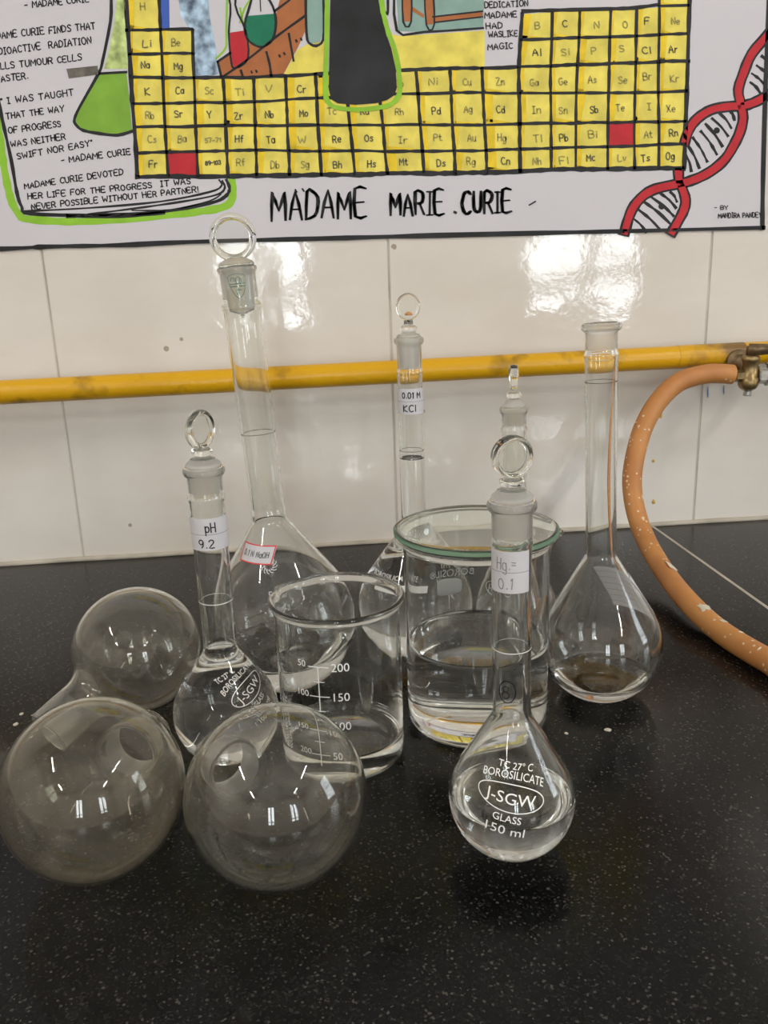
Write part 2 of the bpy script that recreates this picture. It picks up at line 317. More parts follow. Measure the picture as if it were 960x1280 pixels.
# ------------------------------------------------------------------ handwriting: a single-stroke alphabet on a 4 x 6 box
def arc(cx, cy_, rx, ry, a0, a1, n=9): return [(cx + rx * math.cos(math.radians(a0 + (a1 - a0) * k / (n - 1))), cy_ + ry * math.sin(math.radians(a0 + (a1 - a0) * k / (n - 1)))) for k in range(n)]
GL = {
 'A': [[(0, 0), (2, 6), (4, 0)], [(.8, 2.2), (3.3, 2.2)]], 'B': [[(0, 0), (0, 6), (2.4, 6), (3.3, 5.2), (3.2, 3.9), (2.2, 3.2), (0, 3.2)], [(2.2, 3.2), (3.7, 2.5), (3.7, .9), (2.5, 0), (0, 0)]],
 'C': [arc(2.2, 3, 2.2, 3, 50, 310)], 'D': [[(0, 0), (0, 6), (1.8, 6), (3.5, 4.7), (3.7, 2.5), (2.8, .7), (0, 0)]], 'E': [[(3.4, 6), (0, 6), (0, 0), (3.5, 0)], [(0, 3.1), (2.7, 3.1)]],
 'F': [[(3.4, 6), (0, 6), (0, 0)], [(0, 3.1), (2.6, 3.1)]], 'G': [arc(2.2, 3, 2.2, 3, 50, 330) + [(4.1, 2.7), (2.5, 2.7)]], 'H': [[(0, 0), (0, 6)], [(3.6, 0), (3.6, 6)], [(0, 3.1), (3.6, 3.1)]],
 'I': [[(1, 0), (1, 6)], [(0, 6), (2, 6)], [(0, 0), (2, 0)]], 'J': [[(3, 6), (3, 1.2), (2, 0), (.6, .4), (0, 1.5)]], 'K': [[(0, 0), (0, 6)], [(3.5, 6), (0, 2.8), (3.6, 0)]], 'L': [[(0, 6), (0, 0), (3.2, 0)]],
 'M': [[(0, 0), (.3, 6), (2.3, 2), (4.2, 6), (4.5, 0)]], 'N': [[(0, 0), (0, 6), (3.6, 0), (3.6, 6)]], 'O': [arc(2, 3, 2, 3, 90, 450, 13)], 'P': [[(0, 0), (0, 6), (2.4, 6), (3.4, 5.2), (3.3, 3.6), (2.3, 2.9), (0, 2.9)]],
 'Q': [arc(2, 3, 2, 3, 90, 450, 13), [(2.5, 1.5), (4, -.3)]], 'R': [[(0, 0), (0, 6), (2.4, 6), (3.4, 5.2), (3.3, 3.8), (2.3, 3), (0, 3)], [(1.8, 3), (3.7, 0)]], 'S': [[(3.4, 5.2), (2.2, 6), (.7, 5.7), (.3, 4.4), (1.6, 3.3), (3.1, 2.5), (3.4, 1.1), (2.2, 0), (.2, .6)]],
 'T': [[(0, 6), (4, 6)], [(2, 6), (2, 0)]], 'U': [[(0, 6), (.1, 1.7), (1, .2), (2.6, .2), (3.5, 1.7), (3.6, 6)]], 'V': [[(0, 6), (1.9, 0), (3.8, 6)]], 'W': [[(0, 6), (1.1, 0), (2.4, 4.2), (3.7, 0), (4.8, 6)]], 'X': [[(0, 0), (3.6, 6)], [(0, 6), (3.6, 0)]],
 'Y': [[(0, 6), (1.9, 3), (3.8, 6)], [(1.9, 3), (1.9, 0)]], 'Z': [[(0, 6), (3.6, 6), (0, 0), (3.7, 0)]],
 'a': [arc(1.6, 1.9, 1.6, 1.9, 40, 400, 11), [(3.1, 3.7), (3.1, 0)]], 'b': [[(0, 6), (0, 0)], arc(1.5, 1.8, 1.5, 1.8, 180, -180, 11)], 'c': [arc(1.6, 1.9, 1.6, 1.9, 50, 310)], 'd': [arc(1.6, 1.9, 1.6, 1.9, 40, 400, 11), [(3.2, 6), (3.2, 0)]],
 'e': [[(.1, 2), (3, 2)] + arc(1.6, 1.9, 1.5, 1.9, 0, 310, 10)], 'f': [[(2.4, 5.8), (1.4, 6), (.9, 5), (.9, 0)], [(0, 3.6), (2.2, 3.6)]], 'g': [arc(1.6, 1.9, 1.6, 1.9, 40, 400, 11), [(3.1, 3.7), (3, -1.4), (1.7, -2.1), (.3, -1.5)]],
 'h': [[(0, 6), (0, 0)], [(0, 2.6), (1.5, 3.8), (2.7, 3), (2.8, 0)]], 'i': [[(.5, 3.7), (.5, 0)], [(.5, 5.2), (.6, 5.5)]], 'k': [[(0, 6), (0, 0)], [(2.6, 3.8), (0, 1.7), (2.7, 0)]], 'l': [[(.5, 6), (.5, 0)]], 'm': [[(0, 3.8), (0, 0)], [(0, 2.6), (1.2, 3.8), (2, 3), (2, 0)], [(2, 2.6), (3.2, 3.8), (4, 3), (4, 0)]],
 'n': [[(0, 3.8), (0, 0)], [(0, 2.5), (1.4, 3.8), (2.6, 3), (2.7, 0)]], 'o': [arc(1.6, 1.9, 1.6, 1.9, 90, 450, 11)], 'p': [[(0, 3.8), (0, -2)], arc(1.5, 1.9, 1.5, 1.8, 180, -180, 11)], 'r': [[(0, 3.8), (0, 0)], [(0, 2.4), (1, 3.7), (2.2, 3.6)]], 's': [[(2.6, 3.3), (1.4, 3.8), (.3, 3), (1.5, 2), (2.6, 1), (1.4, 0), (0, .5)]],
 't': [[(1, 5.4), (1, .6), (2, 0), (2.6, .3)], [(0, 3.7), (2.2, 3.7)]], 'u': [[(0, 3.8), (.1, 1), (1.2, 0), (2.5, 1), (2.7, 3.8)], [(2.7, 1), (2.8, 0)]], 'v': [[(0, 3.8), (1.4, 0), (2.8, 3.8)]], 'y': [[(0, 3.8), (1.5, .6)], [(2.9, 3.8), (.6, -2)]],
 '0': [arc(1.7, 3, 1.7, 3, 90, 450, 13)], '1': [[(.2, 4.6), (1.2, 6), (1.2, 0)]], '2': [[(.1, 4.8), (.9, 5.9), (2.5, 5.9), (3.2, 4.7), (2.6, 3.2), (0, 0), (3.5, 0)]], '3': [[(.2, 5.4), (1.8, 6), (3, 5), (2.6, 3.6), (1.2, 3.1), (2.8, 2.6), (3.2, 1.2), (1.9, 0), (0, .6)]],
 '5': [[(3.2, 6), (.5, 6), (.3, 3.5), (2.2, 3.6), (3.3, 2.2), (2.6, .4), (.2, .2)]], '7': [[(0, 6), (3.4, 6), (1.2, 0)]], '8': [arc(1.7, 4.5, 1.3, 1.5, 270, 630, 11), arc(1.7, 1.5, 1.7, 1.5, 90, 450, 11)], '9': [arc(1.7, 4.2, 1.6, 1.8, 0, 360, 11), [(3.3, 4.2), (3.1, 1.6), (2, 0)]],
 '-': [[(.2, 2.8), (2.8, 3)]], '.': [[(.6, .1), (.8, .4)]], '"': [[(.3, 6.2), (.1, 5)], [(1.3, 6.2), (1.1, 5)]], '!': [[(.6, 6), (.5, 1.8)], [(.5, 0), (.5, .3)]], '=': [[(0, 3.6), (2.6, 3.6)], [(0, 2.2), (2.6, 2.2)]],
}
def text_strokes(s, jit=0.22, adv=1.5):
    """list of polylines in units of cap height (0..1)"""
    out = []; x = 0.0
    for c in s:
        if c == ' ': x += 3.6; continue
        g = GL[c]; wd = max(p[0] for l in g for p in l); sc = 1 + random.uniform(-.06, .06); dy = random.uniform(-.3, .3); sl = random.uniform(-.06, .06)
        for l in g:
            out.append([(x + p[0] * sc + p[1] * sl + random.uniform(-jit, jit) * .5, p[1] * sc + dy + random.uniform(-jit, jit) * .5) for p in l])
        x += wd * sc + adv
    W = max(x - adv, 0.1)
    return [[(p[0] / 6, p[1] / 6) for p in l] for l in out], W / 6
def ribbon(mb, line, width, fn, mat=0, taper=False, closed=False, wob=0.0, smooth_sub=3):
    """a pen stroke: polyline in 2-D, mapped to the surface by fn(x, y)"""
    P = [Vector((p[0], p[1], 0)) for p in line]
    if smooth_sub > 1 and len(P) > 2: P = spline(P, smooth_sub)
    Q = [P[0]]
    for p in P[1:]:
        if (p - Q[-1]).length > 1e-9: Q.append(p)
    P = Q; n = len(P)
    if n < 2: return
    vs = []; L = []
    for i in range(n):
        t = (P[min(i + 1, n - 1)] - P[max(i - 1, 0)])
        t = t.normalized() if t.length > 1e-9 else Vector((1, 0, 0))
        nn = Vector((-t.y, t.x, 0)); hw = width * .5 * (1 + random.uniform(-wob, wob))
        p = P[i]
        if i == 0 and not closed: p = p - t * width * .35
        if i == n - 1 and not closed: p = p + t * width * .35
        if taper and i in (0, n - 1): hw *= .55
        L.append((p + nn * hw, p - nn * hw))
    for a, b in L: vs += [fn(a.x, a.y), fn(b.x, b.y)]
    mb.add(vs, [(2 * i, 2 * i + 1, 2 * i + 3, 2 * i + 2) for i in range(n - 1)], mat, False)
def poly_fill(mb, pts, fn, mat=0):
    """filled outline in 2-D, triangulated, mapped by fn"""
    from mathutils.geometry import tessellate_polygon
    V = [Vector((p[0], p[1], 0)) for p in pts]
    tr = tessellate_polygon([V]); mb.add([fn(p[0], p[1]) for p in pts], [tuple(t) for t in tr], mat, False)

M['yellow_drip'] = plain('yellow_paint_drip', (0.55, 0.36, 0.05), .4); M['blue_drip'] = plain('blue_ink_drip', (0.16, 0.28, 0.55), .5)
for nm, px, py, w_, h_ in [('yellow_drip', 826, 515, 4, 17), ('yellow_drip', 817, 576, 3.5, 4), ('yellow_drip', 817, 627, 4.5, 6), ('blue_drip', 885, 490, 2.2, 15), ('blue_drip', 905, 487, 1.6, 12)]:
    dm = MB(); c = on_wall(px, py); k = 14; vs = []
    for rr_, o_ in ((1, -.00005), (.6, .0004)):
        for i in range(k):
            t = 2 * PI * i / k; vs.append(on_wall(px + math.cos(t) * w_ / 2 * rr_ * (1 if math.sin(t) > 0 else .75), py + math.sin(t) * h_ / 2 * rr_, o_) - c)
    dm.add(vs, [(i, (i + 1) % k, k + (i + 1) % k, k + i) for i in range(k)] + [tuple(range(k, 2 * k))], 0, True)
    o = dm.build('paint_drip', M[nm], wall_back); o.location = c

# ================================================================== the poster
PT = tag(empty('poster', (0, D, ZB + 0.4)), 'hand-painted white paper poster with a yellow periodic table, taped to the tiled wall', 'poster')
PO = Vector((0, D, ZB + 0.4))
def layer(off):
    return lambda px, py: on_wall(px, py, off) - PO
def pm(name, mat, mb, label=None):
    # every ink or paint layer faces the room
    o = mb.build(name, mat, PT)
    if label: o['label'] = label
    return o
def paint(name, col, var=0.12, vscale=60, rough=0.65): return plain(name, col, rough, spec=0.25, var=var, vscale=vscale)
M['poster_paper'] = plain('poster_paper', (0.625, 0.605, 0.645), 0.7, spec=0.3, var=0.03, vscale=6)
M['yellow_paint'] = paint('yellow_wash', (0.80, 0.57, 0.03), 0.18, 60)
M['pale_yellow'] = paint('pale_yellow_wash', (0.80, 0.68, 0.13), 0.2, 50)
M['red_paint'] = paint('red_paint', (0.52, 0.03, 0.04))
M['green_paint'] = paint('leaf_green_paint', (0.22, 0.42, 0.05))
M['lime_paint'] = paint('lime_green_paint', (0.28, 0.55, 0.045))
M['pale_lime'] = paint('pale_lime_wash', (0.52, 0.64, 0.24), 0.5, 110)
M['black_paint'] = paint('black_paint', (0.018, 0.018, 0.020), 0.5, 30, 0.5)
M['blue_paint'] = paint('blue_paint', (0.06, 0.13, 0.50))
M['blue_wash'] = paint('blue_watercolour', (0.34, 0.46, 0.68), 0.75, 120)
M['brown_paint'] = paint('brown_paint', (0.42, 0.15, 0.055))
M['teal_paint'] = paint('teal_paint', (0.26, 0.40, 0.36))
M['bottle_green'] = paint('bottle_green_paint', (0.015, 0.18, 0.10))
M['silver_paint'] = paint('grey_marker', (0.14, 0.13, 0.11), 0.5, 80)
M['pencil'] = plain('pencil_grey', (0.12, 0.11, 0.06), 0.7)
M['faint_pencil'] = plain('faint_pencil', (0.33, 0.29, 0.09), 0.7)

TH = 0.0009
sheet = MB()
bot = [(-260, 323), (0, 314), (60, 311), (150, 309), (237, 305), (400, 301), (520, 297), (640, 294), (800, 291), (955, 287)]
rgt = [(957, 217), (962, 60), (968, -120), (975, -330)]
outline = bot + rgt + [(-260, -330)]
fr = layer(TH); bk = layer(0.0002)
from mathutils.geometry import tessellate_polygon
tr = tessellate_polygon([[Vector((p[0], p[1], 0)) for p in outline]]); n = len(outline)
sheet.add([fr(*p) for p in outline] + [bk(*p) for p in outline], [tuple(t) for t in tr] + [tuple(k + n for k in t[::-1]) for t in tr] + [(i, (i + 1) % n, n + (i + 1) % n, n + i) for i in range(n)], 0, False)
pm('paper_sheet', M['poster_paper'], sheet)
f1, f2, f3, f4, f5, f6 = [layer(TH + .0001 * k) for k in range(1, 7)]
class Art(MB):
    """one drawn motif of the poster: several paints in one mesh"""
    def __init__(s): super().__init__(); s.names = []
    def i(s, n):
        if n not in s.names: s.names.append(n)
        return s.names.index(n)
    def fill(s, n, pts, fn): poly_fill(s, pts, fn, s.i(n))
    def line(s, n, l, wd, fn, **k): ribbon(s, l, wd, fn, s.i(n), **k)
    def out(s, name, label=None): return pm(name, [M[n] for n in s.names], s, label)

bl = MB()
ribbon(bl, [(p[0], p[1] - 2.5 + random.uniform(-.5, .5)) for p in bot], 5.5, f3, wob=.25, smooth_sub=4)
ribbon(bl, [(953, 286), (954, 217), (958.5, 60), (965, -120), (972, -330)], 5, f3, wob=.2)
pm('border_line', M['black_paint'], bl, 'black painted border line')

# --- periodic table
RX = [165, 300, 500, 600, 700, 855]
RY = {0: [7, 7, 7, 7, 7, 7],
      1: [38, 38, 24, 20, 14, 7], 2: [67, 67, 55, 52, 48, 42], 3: [96.5, 97, 87.5, 85, 82, 76], 4: [129, 128, 117, 116, 117, 114],
      5: [159, 157, 156, 156, 154, 152], 6: [191.5, 188, 189, 188, 185, 180], 7: [221.5, 220, 217, 216, 212, 210]}
CXT = [164, 203, 242, 279, 317, 357, 394, 432, 472, 521, 563, 603, 648, 688, 721, 761, 794, 823.5, 859]   # column lines at the top of row 4
CXB = [171, 210, 247, 285, 321, 362, 402, 443, 484, 530, 569, 609, 651, 689.5, 720, 759, 793, 823, 855]   # at the bottom of row 7
def row_y(k, x):
    if k == 1 and x < 300: return 38 - (x - 165) * .02
    if k == 0: return -22 if x < 300 else -25
    return float(np.interp(x, RX, RY[k]))
def colx(c, y):
    t = (y - 96) / (216 - 96); b = CXT[c] + (CXB[c] - CXT[c]) * t
    if c <= 2 and y < 96: b = {0: 157 + (y / 96) * 7, 1: 199 + (y / 96) * 4, 2: 240.5 + (y - 38) * .02}[c]
    if c >= 12 and y < 96: b = CXT[c] + {12: 5, 13: 2, 14: 4, 15: 3, 16: 2, 17: .5, 18: 3}[c] * (96 - y) / 82
    return b
SYM = {1: {0: 'H', 17: 'He'}, 2: {0: 'Li', 1: 'Be', 12: 'B', 13: 'C', 14: 'N', 15: 'O', 16: 'F', 17: 'Ne'},
       3: {0: 'Na', 1: 'Mg', 12: 'Al', 13: 'Si', 14: 'P', 15: 'S', 16: 'Cl', 17: 'Ar'},
       4: dict(enumerate('K Ca Sc Ti V Cr Mn Fe Co Ni Cu Zn Ga Ge As Se Br Kr'.split())),
       5: dict(enumerate('Rb Sr Y Zr Nb Mo Tc Ru Rh Pd Ag Cd In Sn Sb Te I Xe'.split())),
       6: dict(enumerate('Cs Ba 57-71 Hf Ta W Re Os Ir Pt Au Hg Tl Pb Bi Po At Rn'.split())),
       7: dict(enumerate('Fr Ra 89-103 Rf Db Sg Bh Hs Mt Ds Rg Cn Nh Fl Mc Lv Ts Og'.split()))}
pt_ = Art()
def put(mb, n, s, x, y, h, width, fn, ang=0.0, W=None, jit=.22):
    """handwriting with its baseline start at (x, y), cap height h px; W squeezes it to a width"""
    L, wd = text_strokes(s, jit); kx = (W / wd) if W else h
    ca, sa = math.cos(ang), math.sin(ang)
    for l in L:
        q = [(p[0] * kx, p[1] * h) for p in l]
        ribbon(mb, [(x + a * ca + b * sa, y + a * sa - b * ca) for a, b in q], width, fn, mb.i(n), smooth_sub=2, wob=.1)
for r, cells in SYM.items():
    for c, s in cells.items():
        xm = (CXT[c] + CXT[c + 1]) / 2
        q = []
        for (cc, kk) in ((c, r - 1), (c + 1, r - 1), (c + 1, r), (c, r)):
            x = CXT[cc]; y = row_y(kk, x); x = colx(cc, y); q.append((x, row_y(kk, x)))
        q = [(p[0] + (1 if i in (0, 3) else -1) * random.uniform(.5, 1.2), p[1] + (1 if i < 2 else -1) * random.uniform(.5, 1.2)) for i, p in enumerate(q)]
        red = (r, c) in ((7, 1), (6, 15))
        pt_.fill('red_paint' if red else 'pale_yellow', q, f1)
        if not red:   # thicker paint along the left edge of most cells
            a = random.uniform(.12, .3); z = [q[0], (q[0][0] + (q[1][0] - q[0][0]) * a, q[0][1]), (q[3][0] + (q[2][0] - q[3][0]) * a * random.uniform(.4, 1), q[3][1]), q[3]]
            pt_.fill('yellow_paint', z, f2)
            if random.random() < .6: pt_.fill('yellow_paint', [q[3], (q[3][0], q[3][1] - random.uniform(3, 7)), (q[3][0] + (q[2][0] - q[3][0]) * random.uniform(.3, .9), q[3][1] - random.uniform(1, 3)), (q[3][0] + (q[2][0] - q[3][0]) * .9, q[2][1])], f2)
            cx_, cy_ = sum(p[0] for p in q) / 4, sum(p[1] for p in q) / 4; h = 8.5 if len(s) < 3 else 5
            W = (10 if len(s) == 2 else 5.5 if len(s) == 1 else 19)
            if s in ('I', 'V', 'W'): W = {'I': 4, 'V': 8, 'W': 10}[s]
            put(pt_, 'pencil' if random.random() < .55 else 'faint_pencil', s, cx_ - W / 2 + random.uniform(-2, 3), cy_ + h * .5 + random.uniform(-1, 3), h, 1.5, f4, -.05, W)
def gline(p, wd=3.6): pt_.line('black_paint', [(a + random.uniform(-.6, .6), b + random.uniform(-.6, .6)) for a, b in p], wd * 1.08, f3, wob=.25, smooth_sub=4)
def hline(k, x0, x1, wd=3.6, n=None):
    n = n or max(3, int((x1 - x0) / 28)); gline([(x0 + (x1 - x0) * i / n, row_y(k, x0 + (x1 - x0) * i / n)) for i in range(n + 1)], wd)
def vline(c, y0, y1, wd=3.6): gline([(colx(c, y0 + (y1 - y0) * i / 5), y0 + (y1 - y0) * i / 5) for i in range(6)], wd)
hline(1, 158, 240, 3.6); hline(2, 161, 242, 3.4); hline(3, 163, 862, 4.2); hline(4, 166, 858, 3.6); hline(5, 168, 857, 3.6); hline(6, 169, 856, 3.6); hline(7, 171, 855, 5.5)
gline([(653, 14), (700, 12.5), (760, 11), (793, 10), (824, 5)], 4.2); gline([(824, 7), (862, 6.5)], 3); hline(2, 652, 862, 3.6)
vline(0, -22, 221, 5); vline(1, -22, 220, 3.8); vline(2, 38, 220, 3.8)
for c in range(3, 12): vline(c, row_y(3, CXT[c]), row_y(7, CXB[c]), 3.8)
for c in range(12, 17): vline(c, row_y(1, CXT[c]) - (0), row_y(7, CXB[c]), 4.4 if c == 12 else 3.4)
vline(17, -25, 210, 3.4); vline(18, -25, 210, 4.8)
pt_.out('periodic_table', 'yellow painted element table with two red boxes')

# --- black silhouette with its lime outline
sil = [(413, -60), (413, 0), (412, 60), (411, 112), (414, 124), (422, 129), (444, 131), (470, 129), (484, 125), (493, 119), (496, 110), (494.5, 85), (489, 60), (483, 44), (477, 20), (473, 0), (468, -60)]
bs = Art(); bs.fill('black_paint', sil, f5)
bs.line('lime_paint', [(409, -60), (409, 0), (408, 60), (407, 115), (411, 128), (420, 134), (444, 137), (470, 135), (487, 131), (497, 122), (500, 110), (498, 85), (493, 60), (486, 42), (480, 20), (477, 0), (472, -60)], 6, f6, wob=.15)
bs.out('silhouette_drawing', 'black dress-like shape outlined in lime')

# --- page with the quotations, on the left
pg = Art(); pg.line('lime_paint', [(-8, 120), (0, 175), (6, 215), (14, 250), (24, 268), (36, 274), (100, 277), (187, 271), (253, 264), (283, 257), (291, 244), (290, 226)], 9.5, f1, wob=.15, smooth_sub=5)
pg.fill('poster_paper', [(-260, 140), (0, 140), (15, 200), (24, 252), (38, 267), (120, 269), (200, 264), (270, 250), (285, 235), (281, 224), (160, 222), (160, 90), (100, -30), (-260, -30)], f2)
for l, wd in [([(-3, 120), (3, 150), (14, 200), (21, 240), (27, 258), (38, 267), (120, 269), (200, 265), (262, 254), (281, 246), (287, 236), (283, 225)], 4.2), ([(110, 268), (180, 259), (240, 250), (272, 243), (281, 235), (278, 226)], 2.6), ([(165, 263), (215, 262), (262, 251), (276, 243)], 2.0), ([(30, 264), (110, 260), (200, 252), (262, 240), (277, 232), (274, 225)], 2.6), ([(84, 270), (150, 270), (205, 266)], 4.5)]:
    pg.line('black_paint', l, wd, f3, wob=.25, smooth_sub=4)
for s, x0, y0, x1, y1, h in [('- MADAME CURIE', 31, 10, 111, 2, 9), ('MADAME CURIE FINDS THAT', -18, 50, 119, 36, 9.5), ('RADIOACTIVE  RADIATION', -14, 70, 114, 54, 9.5), ('KILLS TUMOUR CELLS', -10, 88, 102, 75, 9), ('FASTER.', -4, 103, 35, 98, 9),
                             ('" I WAS TAUGHT', 1, 131, 92, 119, 9), ('THAT THE WAY', 8, 149, 80, 139, 8.5), ('OF PROGRESS', 11, 167, 76, 158, 8.5), ('WAS NEITHER', 14, 184, 82, 174, 8.5), ('SWIFT NOR EASY"', 22, 199, 116, 182, 8.5), ('- MADAME CURIE', 77, 204, 163, 193, 8.5),
                             ('MADAME CURIE DEVOTED', 31, 236, 154, 218, 8), ('HER LIFE FOR THE PROGRESS  IT WAS', 35, 249, 238, 230, 8), ('NEVER POSSIBLE WITHOUT HER PARTNER!', 40, 262, 248, 240, 8)]:
    put(pg, 'ink', s, x0, y0, h * .86, 1.5, f4, math.atan2(y1 - y0, x1 - x0), math.hypot(x1 - x0, y1 - y0))
pg.out('quotation_page', 'drawn page with small handwritten quotations')
tx = Art()
for s, x, y, W in [('DEDICATION', 606, 10, 54), ('MADAME', 606, 23, 40), ('HAD', 608, 36, 20), ('WASLIKE', 611, 47, 36), ('MAGIC', 610, 62, 31)]: put(tx, 'ink', s, x, y, 7.2, 1.3, f4, -.05, W)
tx.out('dedication_text'); tx = Art()
put(tx, 'ink', '- BY', 893, 262, 5, 1.0, f4, 0, 17); put(tx, 'ink', 'MANDIRA PANDEY', 898, 272.5, 6, 1.1, f4, -.02, 54)
tx.out('artist_signature')
ti = MB()
for s, x, y, W, h in [('MADAME', 339, 276, 118, 35), ('MARIE', 488, 270, 66, 28), ('CURIE', 577, 267, 61, 27)]:
    L, wd = text_strokes(s, .18, 1.4)
    for l in L:
        for ddx in (0, 1.1): ribbon(ti, [(x + p[0] * W / wd + ddx, y - p[1] * h - (p[0] * W / wd) * .035) for p in l], 3.5, f4, smooth_sub=2, wob=.15, taper=True)
ribbon(ti, [(568, 265), (570, 266)], 3.2, f4); ribbon(ti, [(662, 256), (669, 252)], 3.2, f4, taper=True); ribbon(ti, [(369, 237), (371, 240)], 2, f4); ribbon(ti, [(378, 236), (380, 239)], 2, f4)
pm('title_lettering', M['black_paint'], ti, 'large black brush lettering')
# --- conical flask beside the page
g1 = Art(); g1.fill('green_paint', [(123, 92), (158, 90), (162, 128), (165, 163), (147, 168), (120, 166), (104, 162), (95, 156), (93, 149), (100, 133)], f3)
g1.fill('pale_lime', [(147, -20), (156, -20), (157, 40), (160, 86), (130, 86), (137, 60), (144, 20)], f3)
g1.line('black_paint', [(140, -25), (139, 0), (138, 27), (128, 77), (123, 92), (100, 133), (93, 149), (95, 156), (104, 163), (125, 167), (147, 169), (165, 164)], 3.8, f4, wob=.2); g1.line('black_paint', [(123, 92), (158, 90)], 3.2, f4)
g1.fill('silver_paint', [(83, 86), (122, 82), (123, 93), (86, 98)], f5)
g1.out('flask_drawing', 'green conical flask drawing')
# --- laboratory bench picture
h = Art()
h.fill('blue_paint', [(199, -40), (211, -40), (212, 36), (199, 37)], f1)
h.fill('blue_wash', [(218, -40), (258, -40), (262, 20), (270, 60), (273, 92), (262, 96), (244, 95), (243, 70), (240, 40), (226, 20)], f1)
h.fill('brown_paint', [(272, 77), (300, 55), (345, 18), (360, -40), (382, -40), (381, 40), (372, 60), (352, 97), (277, 97)], f1)
h.fill('pale_yellow', [(372, 62), (383, 56), (410, 50), (410, 97), (352, 97)], f2)
h.fill('red_paint', [(286, 41), (306, 38), (309, 60), (310, 73), (294, 85), (289, 77)], f2)
h.fill('bottle_green', [(307, 20), (344, 17), (344, 40), (338, 53), (327, 58), (315, 55), (307, 42)], f2)
h.fill('teal_paint', [(383, -40), (402, -40), (404, 40), (399, 55), (389, 56), (384, 45)], f2)
for l, wd in [([(272, 77), (277, 97)], 3), ([(272, 77), (288, 66)], 3), ([(277, 97), (310, 74), (345, 46), (381, 20)], 3), ([(343, 14), (362, 0)], 3), ([(333, 65), (337, 80), (339, 95)], 3), ([(361, 42), (367, 76)], 3), ([(301, 88), (304, 97)], 3), ([(278, -30), (288, 6), (286, 40), (289, 77), (294, 85), (310, 73), (307, 38), (294, 6), (300, -30)], 2.6), ([(322, -30), (312, 8), (306, 30), (309, 48), (320, 57), (330, 58), (341, 49), (345, 28), (341, 8), (330, -10)], 3), ([(382, -30), (383, 40), (388, 55), (399, 56), (405, 40), (403, -30)], 3.4), ([(314, 89), (315, 91)], 2.5), ([(320, 88), (321, 90)], 2.5), ([(349, 69), (350, 71)], 2.5), ([(355, 66), (356, 68)], 2.5), ([(370, 50), (371, 52)], 2.5), ([(376, 48), (377, 50)], 2.5), ([(324, -20), (326, 14)], 1.4)]:
    h.line('black_paint', l, wd, f3, wob=.2)
for l in ([(284, -20), (283, 40), (282, 60), (270, 73)], [(300, 10), (303, 25), (307, 40)], [(300, 28), (306, 10), (316, -5)]): h.line('lime_paint', l, 2.5, f2)
h.out('shelf_drawing', 'brown shelf with red and green flasks')
h = Art()
h.fill('pale_yellow', [(487, 42), (500, 45), (606, 38), (606, 84), (489, 87)], f2); h.fill('teal_paint', [(494, -40), (606, -40), (604, 35), (530, 40), (498, 39)], f1)
for q in ([(503, -40), (514, -40), (514, 27), (504, 27)], [(529, -40), (540, -40), (543, 30), (533, 31)], [(541, 21), (603, 14), (603, 21), (542, 28)], [(515, 8), (530, 18), (530, 23), (514, 13)]): h.fill('brown_paint', q, f2)
for l, wd in [([(493, -30), (496, 38), (530, 40), (604, 35)], 3), ([(503, -30), (504, 27), (514, 27), (514, -30)], 2.4), ([(530, -30), (533, 31), (543, 30), (540, -30)], 2.4), ([(541, 21), (603, 14)], 2.2), ([(543, 28), (603, 21)], 2.2), ([(482, 15), (485, 15), (484, -30)], 3)]:
    h.line('black_paint', l, wd, f3, wob=.2)
h.out('table_drawing', 'brown table legs on a teal panel')
# --- double helix
A = [(985, 10), (960, 43), (940, 67), (930, 90), (923, 112), (926, 130), (929, 147), (925, 165), (917, 182), (907, 198), (893, 211), (876, 221), (857, 228), (842, 231), (820, 236), (805, 244), (793, 257), (786, 272), (781, 290)]
B2 = [(985, 105), (960, 119), (945, 127), (930, 132), (912, 133), (893, 136), (880, 142), (868, 152), (860, 165), (856, 178)]
B3 = [(848, 213), (849, 226), (853, 236), (857, 250), (855, 262), (848, 276), (840, 290)]
he = Art()
for l in (A, B2, B3): he.line('black_paint', l, 14, f2, wob=.06); he.line('red_paint', l, 8.8, f3, wob=.08)
for (a, b) in [((938, 103), (950, 116)), ((940, 92), (957, 108)), ((946, 82), (965, 100)), ((952, 70), (972, 90)), ((912, 138), (918, 150)), ((900, 142), (914, 160)), ((890, 148), (910, 170)), ((882, 155), (903, 183)), ((876, 164), (896, 193)), ((866, 172), (884, 202)), ((860, 182), (874, 210)), ((858, 195), (864, 214)), ((838, 240), (846, 252)), ((826, 242), (845, 260)), ((815, 247), (842, 270)), ((806, 253), (838, 280)), ((798, 262), (826, 288)), ((790, 272), (808, 290))]:
    he.line('black_paint', [a, ((a[0] + b[0]) / 2 + 1, (a[1] + b[1]) / 2 - 1), b], 3.6, f1, wob=.35)
for c in ((896, 163), (827, 258)): he.fill('black_paint', [(c[0] + 4 * math.cos(t * PI / 5), c[1] + 4 * math.sin(t * PI / 5)) for t in range(10)], f2)
he.out('helix_drawing', 'red double helix with black rungs')

